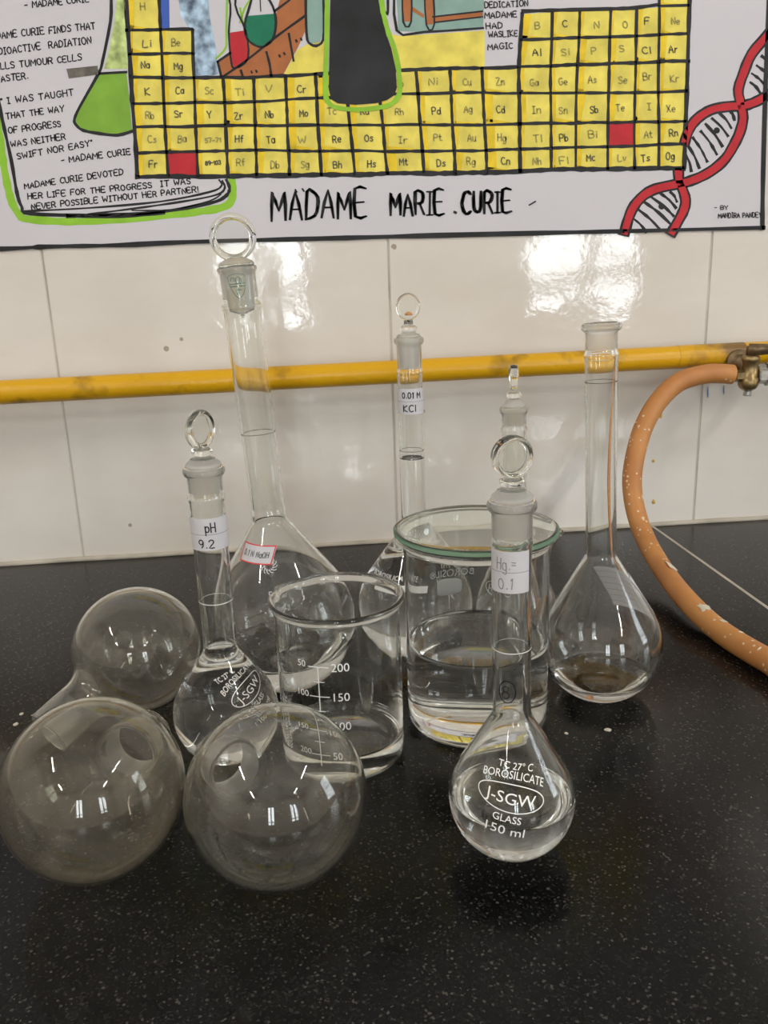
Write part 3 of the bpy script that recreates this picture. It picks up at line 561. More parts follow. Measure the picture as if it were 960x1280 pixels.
# ================================================================== bench
WT = tag(empty('worktop', (0, 0.45, ZB)), 'polished black granite worktop carrying all the glassware, with one pale joint', 'worktop')
YF = 0.12
MB().box(XL, 0.3318, YF - .45, D - .45, -0.035, 0, bevel=.0006).build('granite_slab', M['granite'], WT)
MB().box(0.3342, XRR, YF - .45, D - .45, -0.035, 0, bevel=.0006).build('granite_slab', M['granite'], WT)
tag(MB().box(0.3316, 0.3344, YF - .45, D - .45, -0.034, 0.0001).build('joint_line', M['sealant'], WT), 'pale grout line')
sl = MB()
path = [Vector((x, D - 0.0015 + random.uniform(-.0006, .0004), ZB + 0.0012 + random.uniform(-.0005, .0007))) for x in np.linspace(XL, XRR, 160)]
sl.tube(path, lambda t: 0.0026, 8, 0)
tag(sl.build('trim_1', M['sealant']), kind='structure')

# ================================================================== gas pipe, valve, hose
def yellow_enamel():
    m = plain('yellow_enamel', (0.56, 0.30, 0.012), 0.30, spec=0.35, bump=0.6, bscale=90); nt = m.node_tree; L = nt.links.new
    b = [n for n in nt.nodes if n.type == 'BSDF_PRINCIPLED'][0]
    tc = node(nt, 'ShaderNodeTexCoord'); n = node(nt, 'ShaderNodeTexNoise'); n.inputs['Scale'].default_value = 28; n.inputs['Detail'].default_value = 7; L(tc.outputs['Object'], n.inputs['Vector'])
    cr = node(nt, 'ShaderNodeValToRGB'); e = cr.color_ramp.elements; e[0].position = .27; e[0].color = (0.18, 0.10, 0.012, 1); e[1].position = .44; e[1].color = (0.66, 0.355, 0.008, 1)
    L(n.outputs[0], cr.inputs[0]); L(cr.outputs[0], b.inputs['Base Color']); return m
M['yellow_enamel'] = yellow_enamel()
PIPE_Y, PIPE_R = 0.7515, 0.0104
pz = lambda x: ZB + 0.1672 + 0.0068 * x
pp = tag(empty('gas_pipe', (0, PIPE_Y, pz(0))), 'horizontal yellow painted gas pipe along the tiled wall', 'pipe')
MB().tube([(x, 0, pz(x) - pz(0)) for x in np.linspace(XL, XRR, 60)], PIPE_R, 32, 0).build('pipe_run', M['yellow_enamel'], pp)
def smoked_enamel():
    m = plain('smoked_enamel', (0.5, 0.3, 0.03), 0.4, spec=.35); nt = m.node_tree; L = nt.links.new
    b = [n for n in nt.nodes if n.type == 'BSDF_PRINCIPLED'][0]; tc = node(nt, 'ShaderNodeTexCoord'); sx = node(nt, 'ShaderNodeSeparateXYZ'); L(tc.outputs['Object'], sx.inputs[0])
    n = node(nt, 'ShaderNodeTexNoise'); n.inputs['Scale'].default_value = 55; n.inputs['Detail'].default_value = 6; L(tc.outputs['Object'], n.inputs['Vector'])
    mr = node(nt, 'ShaderNodeMapRange'); mr.inputs[1].default_value = .335; mr.inputs[2].default_value = .385; mr.inputs[3].default_value = .28; mr.inputs[4].default_value = -.22; L(sx.outputs[0], mr.inputs[0])
    ad = node(nt, 'ShaderNodeMath', operation='ADD'); L(n.outputs[0], ad.inputs[0]); L(mr.outputs[0], ad.inputs[1])
    cr = node(nt, 'ShaderNodeValToRGB'); e = cr.color_ramp.elements; e[0].position = .32; e[0].color = (0.22, 0.125, 0.04, 1); e[1].position = .62; e[1].color = (0.64, 0.35, 0.010, 1)
    L(ad.outputs[0], cr.inputs[0]); L(cr.outputs[0], b.inputs['Base Color']); return m
tag(MB().tube([(x, 0, pz(x) - pz(0)) for x in np.linspace(0.335, 0.398, 12)], lambda t: PIPE_R + .00025, 32, 0).build('tarnished_sleeve', smoked_enamel(), pp), 'smoke-darkened stretch by the valve')

M['brass'] = plain('aged_brass', (0.30, 0.215, 0.10), 0.38, metal=0.85, var=.35, vscale=120)
M['dark_brass'] = plain('dark_brass', (0.19, 0.13, 0.07), 0.5, metal=0.7, var=.4, vscale=150)
M['zinc'] = plain('zinc', (0.46, 0.45, 0.42), 0.35, metal=0.9, var=.3, vscale=200)
VX, VY, VZ = 0.3925, 0.7265, ZB + 0.1535
vt = tag(empty('gas_valve', (VX, VY, VZ)), 'aged brass gas tap on the yellow pipe at the right edge', 'valve')
def rotz(pts, M_=None): return pts
body = MB().lathe([(0, -.0130), (.0056, -.0130), (.0074, -.0115), (.0088, -.0085), (.0088, -.0025), (.0074, -.0018), (.0074, .0120), (.0082, .0130), (.0082, .0160), (.0066, .0175), (0, .0178)], 32)
body.build('valve_body', M['brass'], vt)
Mx = Matrix.Rotation(-PI / 2, 4, 'Y')
hx = MB().lathe([(0, .0045), (.0052, .0045), (.0056, .0052), (.0056, .0128), (.0046, .0136), (.0046, .0165), (.0036, .0172), (.0036, .020), (0, .020)], 6, M=Mx, smooth=False); hx.build('hose_connector', M['brass'], vt)
scw = MB().lathe([(0, -.0185), (.0034, -.0185), (.0038, -.0178), (.0030, -.0168), (.0038, -.0158), (.0030, -.0148), (.0038, -.0138), (.0042, -.0130), (0, -.0126)], 20); tag(scw.build('bottom_screw', M['zinc'], vt), 'small silver screw')
My = Matrix.Rotation(PI / 2, 4, 'X')
fl = MB().lathe([(0, -.012), (.0095, -.012), (.0112, -.0112), (.0112, -.009), (.0095, -.0082), (.0070, -.0082), (.0070, .004), (0, .004)], 36, M=Matrix.Translation((-.004, 0.003, .0105)) @ Matrix.Rotation(PI / 2, 4, 'X') )
fl.build('pipe_flange', M['dark_brass'], vt)
lv = MB(); bm = bmesh.new(); bmesh.ops.create_cube(bm, size=1)
for q in bm.verts: q.co = Vector((q.co.x * .022 + .007, q.co.y * .009 - .002, q.co.z * (.0110 if q.co.x < 0 else .0085) + .0225))
bmesh.ops.bevel(bm, geom=bm.edges[:], offset=.0022, segments=3, affect='EDGES'); lv.bm(bm, 0, True)
lv.lathe([(0, .0175), (.0038, .0175), (.0038, .0235), (0, .0235)], 16)
lv.build('tap_lever', M['dark_brass'], vt)
nu = MB().lathe([(0, .007), (.0075, .007), (.0085, .008), (.0085, .0155), (.0105, .0158), (.0105, .026), (.0085, .027), (0, .027)], 6, M=Matrix.Rotation(PI / 2, 4, 'Y') @ Matrix.Translation((-.0, 0, 0)), smooth=False)
tag(nu.build('union_nut', M['zinc'], vt), 'silver union nut')
ob_ = MB().tube([(.014, 0, 0), (.03, 0.001, .001), (.04, .012, .008), (.042, .020, .0145)], .0062, 16, 0, sub=6); ob_.build('inlet_elbow', M['dark_brass'], vt)

def rubber_material():
    m, nt, out = new_mat('orange_rubber'); L = nt.links.new
    b = node(nt, 'ShaderNodeBsdfPrincipled'); b.inputs['Roughness'].default_value = 0.55; L(b.outputs[0], out.inputs[0])
    tc = node(nt, 'ShaderNodeTexCoord'); n = node(nt, 'ShaderNodeTexNoise'); n.inputs['Scale'].default_value = 30; n.inputs['Detail'].default_value = 6; L(tc.outputs['Object'], n.inputs['Vector'])
    cr = node(nt, 'ShaderNodeValToRGB'); e = cr.color_ramp.elements; e[0].position = .3; e[0].color = (0.42, 0.165, 0.048, 1); e[1].position = .7; e[1].color = (0.55, 0.25, 0.070, 1); L(n.outputs[0], cr.inputs[0])
    v = node(nt, 'ShaderNodeTexVoronoi'); v.inputs['Scale'].default_value = 190; L(tc.outputs['Object'], v.inputs['Vector'])
    n2 = node(nt, 'ShaderNodeTexNoise'); n2.inputs['Scale'].default_value = 22; L(tc.outputs['Object'], n2.inputs['Vector'])
    a1 = node(nt, 'ShaderNodeMath', operation='LESS_THAN'); a1.inputs[1].default_value = .20; L(v.outputs['Distance'], a1.inputs[0])
    a2 = node(nt, 'ShaderNodeMath', operation='GREATER_THAN'); a2.inputs[1].default_value = .55; L(n2.outputs[0], a2.inputs[0])
    a3 = node(nt, 'ShaderNodeMath', operation='MULTIPLY'); L(a1.outputs[0], a3.inputs[0]); L(a2.outputs[0], a3.inputs[1])
    mx = node(nt, 'ShaderNodeMix', data_type='RGBA'); L(a3.outputs[0], mx.inputs['Factor']); L(cr.outputs[0], mx.inputs['A']); mx.inputs['B'].default_value = (0.68, 0.52, 0.33, 1)
    L(mx.outputs['Result'], b.inputs['Base Color']); return m
M['rubber'] = rubber_material()
hp = [at_y(*q) for q in [(915, 468, .7265), (900, 467, .7262), (880, 468, .725), (850, 477, .721), (825, 499, .714), (806, 530, .705), (795, 565, .694), (790, 602, .681), (795, 640, .666), (808, 676, .644), (830, 714, .604), (860, 752, .552)]]
HR = lambda t: .0088 - .0008 * min(1, t * 1.6)
def on_bench(px, py, z):
    d = FWD + RGT * ((px - 480) / FPX) - UPV * ((py - 640) / FPX); return EYE + d * ((ZB + z - EYE.z) / d.z)
hp += [on_bench(900, 789, .0082), on_bench(960, 826, .0081), on_bench(1030, 860, .0081)]
hp += [Vector((hp[-1].x + .10, hp[-1].y - .03, ZB + .0081)), Vector((hp[-1].x + .30, hp[-1].y - .03, ZB + .0081))]
HO = hp[0].copy()
ho = tag(empty('rubber_hose', HO), 'orange-brown rubber hose curving down from the brass tap', 'hose')
MB().tube([p - HO for p in hp], HR, 28, 0, sub=10).build('hose_tube', M['rubber'], ho)
# plaster splashes stuck on the hose
def splash(c, n_, up, a, b, seed):
    rs = random.Random(seed); vs = [c + n_ * .0006]; k = 16
    side = n_.cross(up).normalized(); up2 = side.cross(n_)
    for i in range(k):
        t = 2 * PI * i / k; q = rs.uniform(.55, 1.15)
        vs.append(c - n_ * .0002 + side * math.cos(t) * a * q + up2 * math.sin(t) * b * q)
    return vs, [(0, 1 + i, 1 + (i + 1) % k) for i in range(k)]
spm = MB(); dense = spline(hp, 10)
for (px, py, a, b) in [(847, 711, .0042, .0060), (884, 763, .0036, .0052), (908, 778, .0024, .0028), (932, 792, .0022, .0016), (852, 616, .0010, .0030), (805, 541, .0010, .0007), (800, 553, .0008, .0008), (786, 561, .0009, .0007), (783, 573, .0007, .0007), (796, 540, .0008, .0005), (955, 814, .0018, .0010)]:
    d = (FWD + RGT * ((px - 480) / FPX) - UPV * ((py - 640) / FPX)).normalized(); best = None
    for i in range(len(dense) - 1):
        o_ = dense[i] - EYE; t = o_.dot(d); e_ = (EYE + d * t - dense[i]); 
        if best is None or e_.length < best[0]: best = (e_.length, i, t)
    i = best[1]; axis = (dense[i + 1] - dense[i]).normalized(); off = EYE + d * best[2] - dense[i]; off -= axis * off.dot(axis)
    if off.length > HR(i / len(dense)) * .94: off = off.normalized() * HR(i / len(dense)) * .94
    toc = -(d - axis * d.dot(axis)).normalized(); lat = off - toc * off.dot(toc)
    nn = (lat + toc * math.sqrt(max(1e-9, HR(i / len(dense)) ** 2 - lat.length_squared))).normalized(); c = dense[i] + nn * HR(i / len(dense))
    vs, fs = splash(c, nn, axis, a * 1.2, b * 1.2, px); spm.add([p - HO for p in vs], fs, 0, True)
tag(spm.build('plaster_splashes', plain('dried_plaster', (0.62, 0.57, 0.46), .9, var=.2, vscale=200), ho), 'cream plaster splashes stuck on the rubber', kind='stuff')

# ================================================================== glassware
def resample(pts, step):
    P = np.array(pts, float); seg = np.hypot(*np.diff(P, axis=0).T); s = np.r_[0, np.cumsum(seg)]; n = max(2, int(s[-1] / step)); t = np.linspace(0, s[-1], n + 1)
    return np.c_[np.interp(t, s, P[:, 0]), np.interp(t, s, P[:, 1])]
def relax(P, it):
    P = P.copy()
    for _ in range(it): P[1:-1] = .25 * P[:-2] + .5 * P[1:-1] + .25 * P[2:]
    return P
def bulb_outline(R, zc, rn, zn):
    """flat-footed pear: round lower part, tangent cone to the neck"""
    d = math.hypot(rn, zn - zc); a1 = math.atan2(zn - zc, rn) - math.acos(min(1, R / d)); a0 = -math.asin(min(.995, zc / R))
    t = np.linspace(a0, a1, 60); P = [(0, .0010), (R * math.cos(a0) * .55, .0007), (R * math.cos(a0) * .9, 0)] + [(R * math.cos(x), zc + R * math.sin(x)) for x in t]
    P += [(rn, zn), (rn, zn + .02)]
    return P
def inset(P, t):
    T = np.gradient(P, axis=0); T /= np.linalg.norm(T, axis=1)[:, None] + 1e-12
    N = np.c_[-T[:, 1], T[:, 0]]; Q = P + N * (t[:, None] if hasattr(t, '__len__') else t)
    Q[:, 0] = np.maximum(Q[:, 0], 0); Q[0, 0] = 0
    return Q
def r_at(P, z):
    k = int(np.argmax(P[:, 0])); return float(np.interp(z, P[k:, 1], P[k:, 0])) if z > P[k, 1] else float(np.interp(z, P[:k + 1, 1], P[:k + 1, 0]))

class Surf:
    """outer surface of a turned body: places print and labels on it"""
    def __init__(s, P): s.P = P; s.s = np.r_[0, np.cumsum(np.hypot(*np.diff(P, axis=0).T))]
    def fn(s, phi, z, off=.00015, ang=0.0):
        k = int(np.argmax(s.P[:, 0])) if len(s.P) else 0
        s0 = float(np.interp(z, s.P[3:, 1], s.s[3:])); ca, sa = math.cos(ang), math.sin(ang); rc_ = float(np.interp(s0, s.s, s.P[:, 0]))
        def f(u, v):
            u, v = u * ca - v * sa, u * sa + v * ca
            q = s0 + v; r = float(np.interp(q, s.s, s.P[:, 0])); zz = float(np.interp(q, s.s, s.P[:, 1]))
            q2 = q + .0005; dr = float(np.interp(q2, s.s, s.P[:, 0])) - r; dz = float(np.interp(q2, s.s, s.P[:, 1])) - zz; l = math.hypot(dr, dz) or 1
            r += off * dz / l; zz -= off * dr / l; a = phi + u / max(r, .004)
            return Vector((r * math.cos(a), r * math.sin(a), zz))
        return f
_fc = {}
def font2d(s):
    """letters of the built-in sans font as a flat mesh, centred, height of a capital = 1"""
    if s in _fc: return _fc[s]
    cu = bpy.data.curves.new('t', 'FONT'); cu.body = s; cu.size = 1.0; cu.resolution_u = 3
    ob = bpy.data.objects.new('t', cu); COL.objects.link(ob); bpy.context.view_layer.update()
    me = bpy.data.meshes.new_from_object(ob.evaluated_get(bpy.context.evaluated_depsgraph_get()))
    bm = bmesh.new(); bm.from_mesh(me); bmesh.ops.triangulate(bm, faces=bm.faces[:])
    for _ in range(2):
        long = [e for e in bm.edges if e.calc_length() > .25]
        if long: bmesh.ops.subdivide_edges(bm, edges=long, cuts=1); bmesh.ops.triangulate(bm, faces=bm.faces[:])
    vs = [(q.co.x / .73, q.co.y / .73) for q in bm.verts]
    bm.verts.index_update(); fs = [tuple(q.index for q in f.verts) for f in bm.faces]; bm.free(); bpy.data.objects.remove(ob); bpy.data.curves.remove(cu); bpy.data.meshes.remove(me)
    x0, x1 = min(p[0] for p in vs), max(p[0] for p in vs)
    _fc[s] = ([(p[0] - (x0 + x1) / 2, p[1]) for p in vs], fs, x1 - x0); return _fc[s]
def print_text(mb, s, fn, h, x=0.0, y=0.0, W=None, arch=0.0, mat=0, mirror=False):
    """printed lettering; arch > 0 bends the line upwards in the middle"""
    vs, fs, wd = font2d(s); kx = (W / wd) if W else h
    out = []
    for a, b in vs:
        u, v = a * kx * (-1 if mirror else 1), b * h
        if arch: v += arch * (1 - (u / (wd * kx / 2)) ** 2)
        out.append(fn(x + u, y + v))
    mb.add(out, fs, mat, False)
def ellipse_line(mb, fn, x, y, a, b, wd, n=60, mat=0): ribbon(mb, [(x + a * math.cos(2 * PI * i / n), y + b * math.sin(2 * PI * i / n)) for i in range(n + 1)], wd, fn, mat, closed=True, smooth_sub=1)
def patch(mb, fn, w_, h_, mat=0, nx=40, ny=8, round_=0.0):
    vs = [fn(-w_ / 2 + w_ * i / nx, -h_ / 2 + h_ * j / ny) for j in range(ny + 1) for i in range(nx + 1)]
    mb.add(vs, [(j * (nx + 1) + i, j * (nx + 1) + i + 1, (j + 1) * (nx + 1) + i + 1, (j + 1) * (nx + 1) + i) for j in range(ny) for i in range(nx)], mat, True)

def volumetric(name, B, tilt, bulb, zjoint, zlip, rj, rlip, rtop, liquid, label, cat='flask', wall=.0012, collar=None, group=None, lip_h=.0038, bulge=.0004):
    """bulb=(R, zc, rn, zn); zjoint..zlip is the ground joint; rtop the neck radius under the joint"""
    R, zc, rn, zn = bulb
    root = tag(empty(name, (B[0], B[1], ZB), tilt), label, cat, group)
    P = relax(resample(bulb_outline(R, zc, rn, zn), .0007), 14)
    P = P[P[:, 1] < zn + .012]
    nk = [(rn, zn + .014)]
    if collar: nk = [(rn, zn + .014)] ; 
    nk += [(rn + (rtop - rn) * t, zn + .014 + (zjoint - .004 - zn - .014) * t) for t in np.linspace(.1, 1, 14)]
    nk += [(rtop + bulge * .6, zjoint - .0034), (rtop + bulge, zjoint - .0020), (rtop + bulge * .6, zjoint - .0008), (rj, zjoint + .0006)]
    n_clear = len(P) + len(nk)
    nk += [(rj + .0002 * t, zjoint + (zlip - lip_h - .001 - zjoint) * t) for t in np.linspace(.15, 1, 8)]
    nk += [(rj + (rlip - rj) * .6, zlip - lip_h - .0002), (rj + (rlip - rj) * .9, zlip - lip_h * .8), (rlip, zlip - lip_h * .5), (rj + (rlip - rj) * .9, zlip - lip_h * .2), (rj + (rlip - rj) * .6, zlip - .0001), (rj + .0002, zlip + .0002)]
    P = np.r_[P, np.array(nk)]
    if collar:
        m = np.abs(P[:, 1] - zn - .003) < .004; P[m, 0] += .0007 * np.cos((P[m, 1] - zn - .003) / .004 * PI / 2)
    In = inset(P[:-3], np.full(len(P) - 3, wall))
    keep = [0]
    for i in range(1, len(In)):
        if In[i, 1] >= In[keep[-1], 1] - 1e-6 or In[i, 0] > In[keep[-1], 0]: keep.append(i)
    In = In[keep]
    In[:, 1] = np.maximum(In[:, 1], wall)
    zj0 = zjoint
    mt = lambda z, r: 1 if z > zj0 + .0004 else 0
    outer = [(p[0], p[1], 0) for p in P]
    k0 = int(np.argmax(In[:, 0]))
    def inner_r(z): return float(np.interp(z, In[k0:, 1], In[k0:, 0])) if z > In[k0, 1] else float(np.interp(z, In[:k0 + 1, 1], In[:k0 + 1, 0]))
    full = [(p[0], p[1], mt(p[1], p[0])) for p in In]
    if liquid:
        up = [q for q in full if q[1] > liquid]; up = [(inner_r(liquid), liquid, 0)] + up
        lowr = [q[:2] for q in full if q[1] < liquid - 1e-5 ] + [(inner_r(liquid), liquid)]
    else: up = full
    top = [(up[-1][0], P[-1][1], 0)]
    body = MB().lathe(outer + top + up[::-1])
    body.build('flask_body', [M['glass'], M['ground']], root)
    if liquid:
        rl = inner_r(liquid); ms = min(.0012, rl * .2)
        ring = [(q[0], q[1], 0) for q in lowr]
        surf = [(rl - ms * .35, liquid - ms * .55, 1), (rl - ms, liquid - ms * .85, 1), (max(rl - 2.2 * ms, rl * .3), liquid - ms, 1), (rl * .15, liquid - ms, 1), (0, liquid - ms, 1)]
        MB().lathe(ring + surf).build('liquid', [M['water_side'], M['water_top']], root)
    if True:
        zr = None
    return root, Surf(P), In

def stopper(root, zlip, rplug, zbot, dome, stub_r, disc, yaw, hollow=False, mats=None):
    """ground plug with a shouldered top and a flat vertical grip disc; dome = list of (r, z above lip)"""
    pts = ([(0, zbot - .0042, 0), (.0007, zbot - .0040, 0), (.0011, zbot - .0032, 0), (.0009, zbot - .0024, 0), (rplug * .4, zbot - .0014, 0)] if rplug > .008 else [(0, zbot - .0012, 0), (rplug * .35, zbot - .0009, 0)]) + [ (rplug * .8, zbot, 0), (rplug * .86, zbot + .001, 0), (rplug, zlip - .001, 1)]
    pts += [(r, zlip + z, 1 if i < len(dome) - 7 else 0) for i, (r, z) in enumerate(dome)]
    zt = zlip + dome[-1][1]; pts += [(0, zt, 0)]
    o = MB().lathe(pts, 64).build('stopper', [M['stopper_glass'], M['ground']], root)
    Rd, th_rim, th_web, zc_ = disc
    if hollow: a = th_rim / 2; pr = [(0, -a), (Rd * .35, -a), (Rd * .7, -a), (Rd * .82, -a), (Rd * .86, -a), (Rd * .93, -a * .88), (Rd * .985, -a * .5), (Rd, 0), (Rd * .985, a * .5), (Rd * .93, a * .88), (Rd * .86, a), (Rd * .82, a), (Rd * .7, a), (Rd * .35, a), (0, a)]
    else:
        a = th_rim / 2; b = th_web / 2
        pr = [(0, -b), (Rd * .3, -b), (Rd * .6, -b), (Rd * .68, -b), (Rd * .70, -b), (Rd * .74, -b * 1.05), (Rd * .78, -a * .86), (Rd * .84, -a), (Rd * .93, -a * .8), (Rd * .985, -a * .4), (Rd, 0), (Rd * .985, a * .4), (Rd * .93, a * .8), (Rd * .84, a), (Rd * .78, a * .86), (Rd * .74, b * 1.05), (Rd * .70, b), (Rd * .68, b), (Rd * .6, b), (Rd * .3, b), (0, b)]
    Md = Matrix.Translation((0, 0, zc_)) @ Matrix.Rotation(yaw, 4, 'Z') @ Matrix.Rotation(PI / 2, 4, 'X')
    MB().lathe(pr, 72, M=Md).build('finger_grip', [M['stopper_glass']], o)
    return o

def facing(B): return math.atan2(-B[1], -B[0])     # angle on a body that faces the viewer's side of the bench
def ring_line(root, S, z, name='graduation_ring', wd=.00035, mat='white_print'):
    mb = MB(); r = float(np.interp(z, S.P[20:, 1], S.P[20:, 0])) + .00008
    mb.lathe([(r, z - wd / 2), (r, z + wd / 2)], 64); return mb.build(name, M[mat], root)

# ---- large flask, 0.1 N NaOH
B = (-.0239, .5037)
big, S, _ = volumetric('volumetric_flask', B, (0, -.0535, 0), (.0465, .0418, .0102, .1085), .2385, .2585, .0101, .0114, .0109, .0245, 'tallest stoppered volumetric flask with a red-bordered 0.1 N NaOH label', collar=True, wall=.0014, bulge=.0011, lip_h=.0026)
stopper(big, .2585, .0086, .2345, [(.0100, .0003), (.0104, .0010), (.0095, .0024), (.0070, .0040), (.0050, .0048), (.0045, .0055)], .004, (.0132, .0072, .0040, .2745), .10)
ring_line(big, S, .1627, mat='pencil')
lg = MB(); fn = S.fn(facing(B) - .02, .248, .0002)
ribbon(lg, [(-.0058, .0052), (-.003, .0062), (.0005, .0064), (.004, .0056), (.0045, .002), (.0028, -.004), (0, -.0068), (-.0028, -.004), (-.005, .001), (-.0058, .0052)], .0003, fn, smooth_sub=3)
for l in ([(-.0040, .003), (-.0035, .0045), (-.0020, .0045), (-.0018, .0025)], [(-.001, .004), (-.001, .001), (.0012, .001), (.0014, .004), (0, .005), (-.001, .004)], [(.002, .004), (.0022, .0012), (.0036, .0012)], [(-.0052, .0012), (.0042, .0012)], [(-.0046, -.0002), (.0040, -.0002)], [(0, -.001), (0, -.005), (-.0012, -.004)], [(-.001, -.0022), (.0014, -.0022)]): ribbon(lg, l, .00045, fn, smooth_sub=1)
tag(lg.build('shield_mark', M['green_ink'], big), 'small green shield printed on the ground joint')
lb = MB(); fn = S.fn(facing(B) - .50, .0925, .0003, -.10)
patch(lb, fn, .0235, .0118, 0); fn2 = S.fn(facing(B) - .50, .0925, .00042, -.10)
for l in ([(-.0114, -.0056), (.0114, -.0056)], [(.0112, -.0056), (.0112, .0056)], [(.0114, .0056), (-.0114, .0056)], [(-.0112, .0056), (-.0112, -.0056)]):
    q = [(l[0][0] + (l[1][0] - l[0][0]) * t, l[0][1] + (l[1][1] - l[0][1]) * t) for t in np.linspace(0, 1, 14)]; ribbon(lb, q, .00075, fn2, 1, smooth_sub=1)
fn3 = S.fn(facing(B) - .50, .0925, .0005, -.10)
L, wd = text_strokes('0.1 N NaOH', .1, 1.5)
for l in L: ribbon(lb, [(-.0088 + p[0] * .0172 / wd, -.0018 + p[1] * .0036) for p in l], .00036, fn3, 2, smooth_sub=2)
tag(lb.build('paper_label', [M['label_paper'], M['red_border'], M['ink']], big), 'white sticker with a red border')
em = MB(); fn = S.fn(facing(B) - .13, .0865, .0002)
for k in range(12):
    t = 2 * PI * k / 12; ribbon(em, [(.0022 * math.cos(t), .0022 * math.sin(t)), (.0040 * math.cos(t + .2), .0040 * math.sin(t + .2)), (.0050 * math.cos(t + .5), .0050 * math.sin(t + .5))], .0005, fn, smooth_sub=2)
ellipse_line(em, fn, 0, 0, .0030, .0030, .0003, 24)
fn = S.fn(facing(B) - .03, .0700, .0002)
print_text(em, '500', fn, .0046, 0, 0); print_text(em, 'mL', fn, .0040, .0005, -.0075)
em.build('printed_mark', M['label_paper'], big)

# ---- pH 9.2 flask
B = (-.0557, .4180)
phf, S, _ = volumetric('volumetric_flask', B, (0, .0012, 0), (.0283, .0255, .0087, .0620), .1475, .1612, .0086, .0106, .0091, .0655, 'stoppered flask with pH 9.2 label, its bulb full of liquid, on the left', wall=.0011)
stopper(phf, .1612, .0072, .1450, [(.0076, .0002), (.0088, .0006), (.0090, .0014), (.0084, .0024), (.0070, .0034), (.0064, .0044), (.0050, .0050), (.0038, .0056), (.0042, .0062), (.0053, .0068), (.0055, .0084), (.0048, .0094), (.0032, .0100)], .003, (.0100, .0056, .0030, .1802), 1.05)
ring_line(phf, S, .0905)
def neck_label(root, S, z, h, cover, phi, rows, lines=1, ht=.0045, jit=.15, part='paper_label', wdt=.0006, tilt=0.0, ink='ink'):
    lb = MB(); r = r_at(S.P, z); fn = S.fn(phi, z, .00025, tilt); patch(lb, fn, cover * r, h, 0, 60, 6)
    fl_ = S.fn(phi, z, .00033, tilt)
    for k in range(lines):
        v = h * ((k + 1) / (lines + 1) - .5); ribbon(lb, [(-cover * r / 2 + cover * r * t, v) for t in np.linspace(0, 1, 40)], .0002, fl_, 1, smooth_sub=1)
    fi = S.fn(phi, z, .0004, tilt)
    for (s, x, y, W, hh) in rows:
        L, wd = text_strokes(s, jit, 1.6)
        for l in L: ribbon(lb, [(x - W / 2 + p[0] * W / wd, y + p[1] * hh) for p in l], wdt, fi, 2, smooth_sub=2)
    return lb.build(part, [M['label_paper'], M['rule_line'], M[ink]], root)
phc = facing(B)
neck_label(phf, S, .1283, .0168, 3.6, phc, [('pH', .0005, .0012, .0050, .0048), ('9.2', -.0022, -.0068, .0078, .0042)], 1)
pt = MB(); fn = S.fn(phc + .66, .044, .0002, .40)
print_text(pt, 'TC 27° C', fn, .0026, -.0045, .0125, W=.0125); print_text(pt, 'BOROSILICATE', fn, .0030, 0, .0062, W=.0255, arch=.0025)
ellipse_line(pt, fn, 0, .0008, .0128, .0050, .0004); print_text(pt, 'J-SGW', fn, .0042, 0, -.0014, W=.0185); print_text(pt, 'GLASS', fn, .0028, 0, -.0082, W=.0085); print_text(pt, '100 ml', fn, .0036, 0, -.0135, W=.0120)
tag(pt.build('white_print', M['white_print'], phf), 'white printed maker mark')

# ---- 0.01 M KCl flask
B = (.0637, .5353)
kcl, S, _ = volumetric('volumetric_flask', B, (0, -.0007, 0), (.0385, .0346, .0082, .0885), .1925, .2125, .0078, .0096, .0080, .1357, 'stoppered flask with 0.01 M KCl label, behind the covered beaker', wall=.0011)
stopper(kcl, .2125, .0064, .1935, [(.0074, .0003), (.0078, .0008), (.0072, .0018), (.0046, .0024), (.0044, .0036), (.0054, .0046), (.0055, .0062), (.0046, .0070), (.0030, .0078), (.0028, .0108)], .0028, (.0083, .0040, .0040, .2312), .34, hollow=True)
tag(MB().lathe([(0, .2262), (.0022, .2262), (.0024, .2270), (.0010, .2282), (0, .2284)], 20, M=Matrix.Translation((0, -.0028, 0))).build('orange_residue', M['orange_stain'], kcl), 'orange residue in the grip')
ring_line(kcl, S, .1405, mat='pencil')
kc = facing(B)
neck_label(kcl, S, .1730, .0163, 4.2, kc, [('0.01 M', .0008, .0022, .0122, .0036), ('KCl', -.0008, -.0063, .0080, .0042)], 1, wdt=.00065, jit=.1)
pt = MB(); fn = S.fn(kc - .75, .056, .0002)
patch(pt, S.fn(kc - .35, .0555, .0002), .034, .0045); print_text(pt, 'BOROSILICATE', fn, .0035, .003, .0045, W=.032)
tag(pt.build('white_print', M['white_print'], kcl), 'white printed band')

# ---- small flask at the back
B = (.1332, .5330)
dd, S, _ = volumetric('volumetric_flask', B, (0, -.0152, 0), (.0285, .0258, .0080, .0780), .1530, .1656, .0078, .0094, .0081, .0, 'stoppered flask with an unlabelled neck, standing behind the large beaker and front flask', wall=.0011)
stopper(dd, .1656, .0064, .1540, [(.0070, .0002), (.0080, .0006), (.0080, .0014), (.0072, .0026), (.0058, .0036), (.0050, .0046), (.0036, .0052), (.0034, .0060), (.0046, .0066), (.0050, .0074), (.0050, .0086), (.0044, .0094), (.0030, .0098)], .003, (.0081, .0052, .0030, .1848), 1.42)
pt = MB(); fn = S.fn(facing(B) - .55, .045, .0002); print_text(pt, 'J-SGW', fn, .004, 0, 0, W=.016); ellipse_line(pt, fn, 0, .002, .011, .0045, .0004); tag(pt.build('white_print', M['white_print'], dd), 'white printed maker mark')

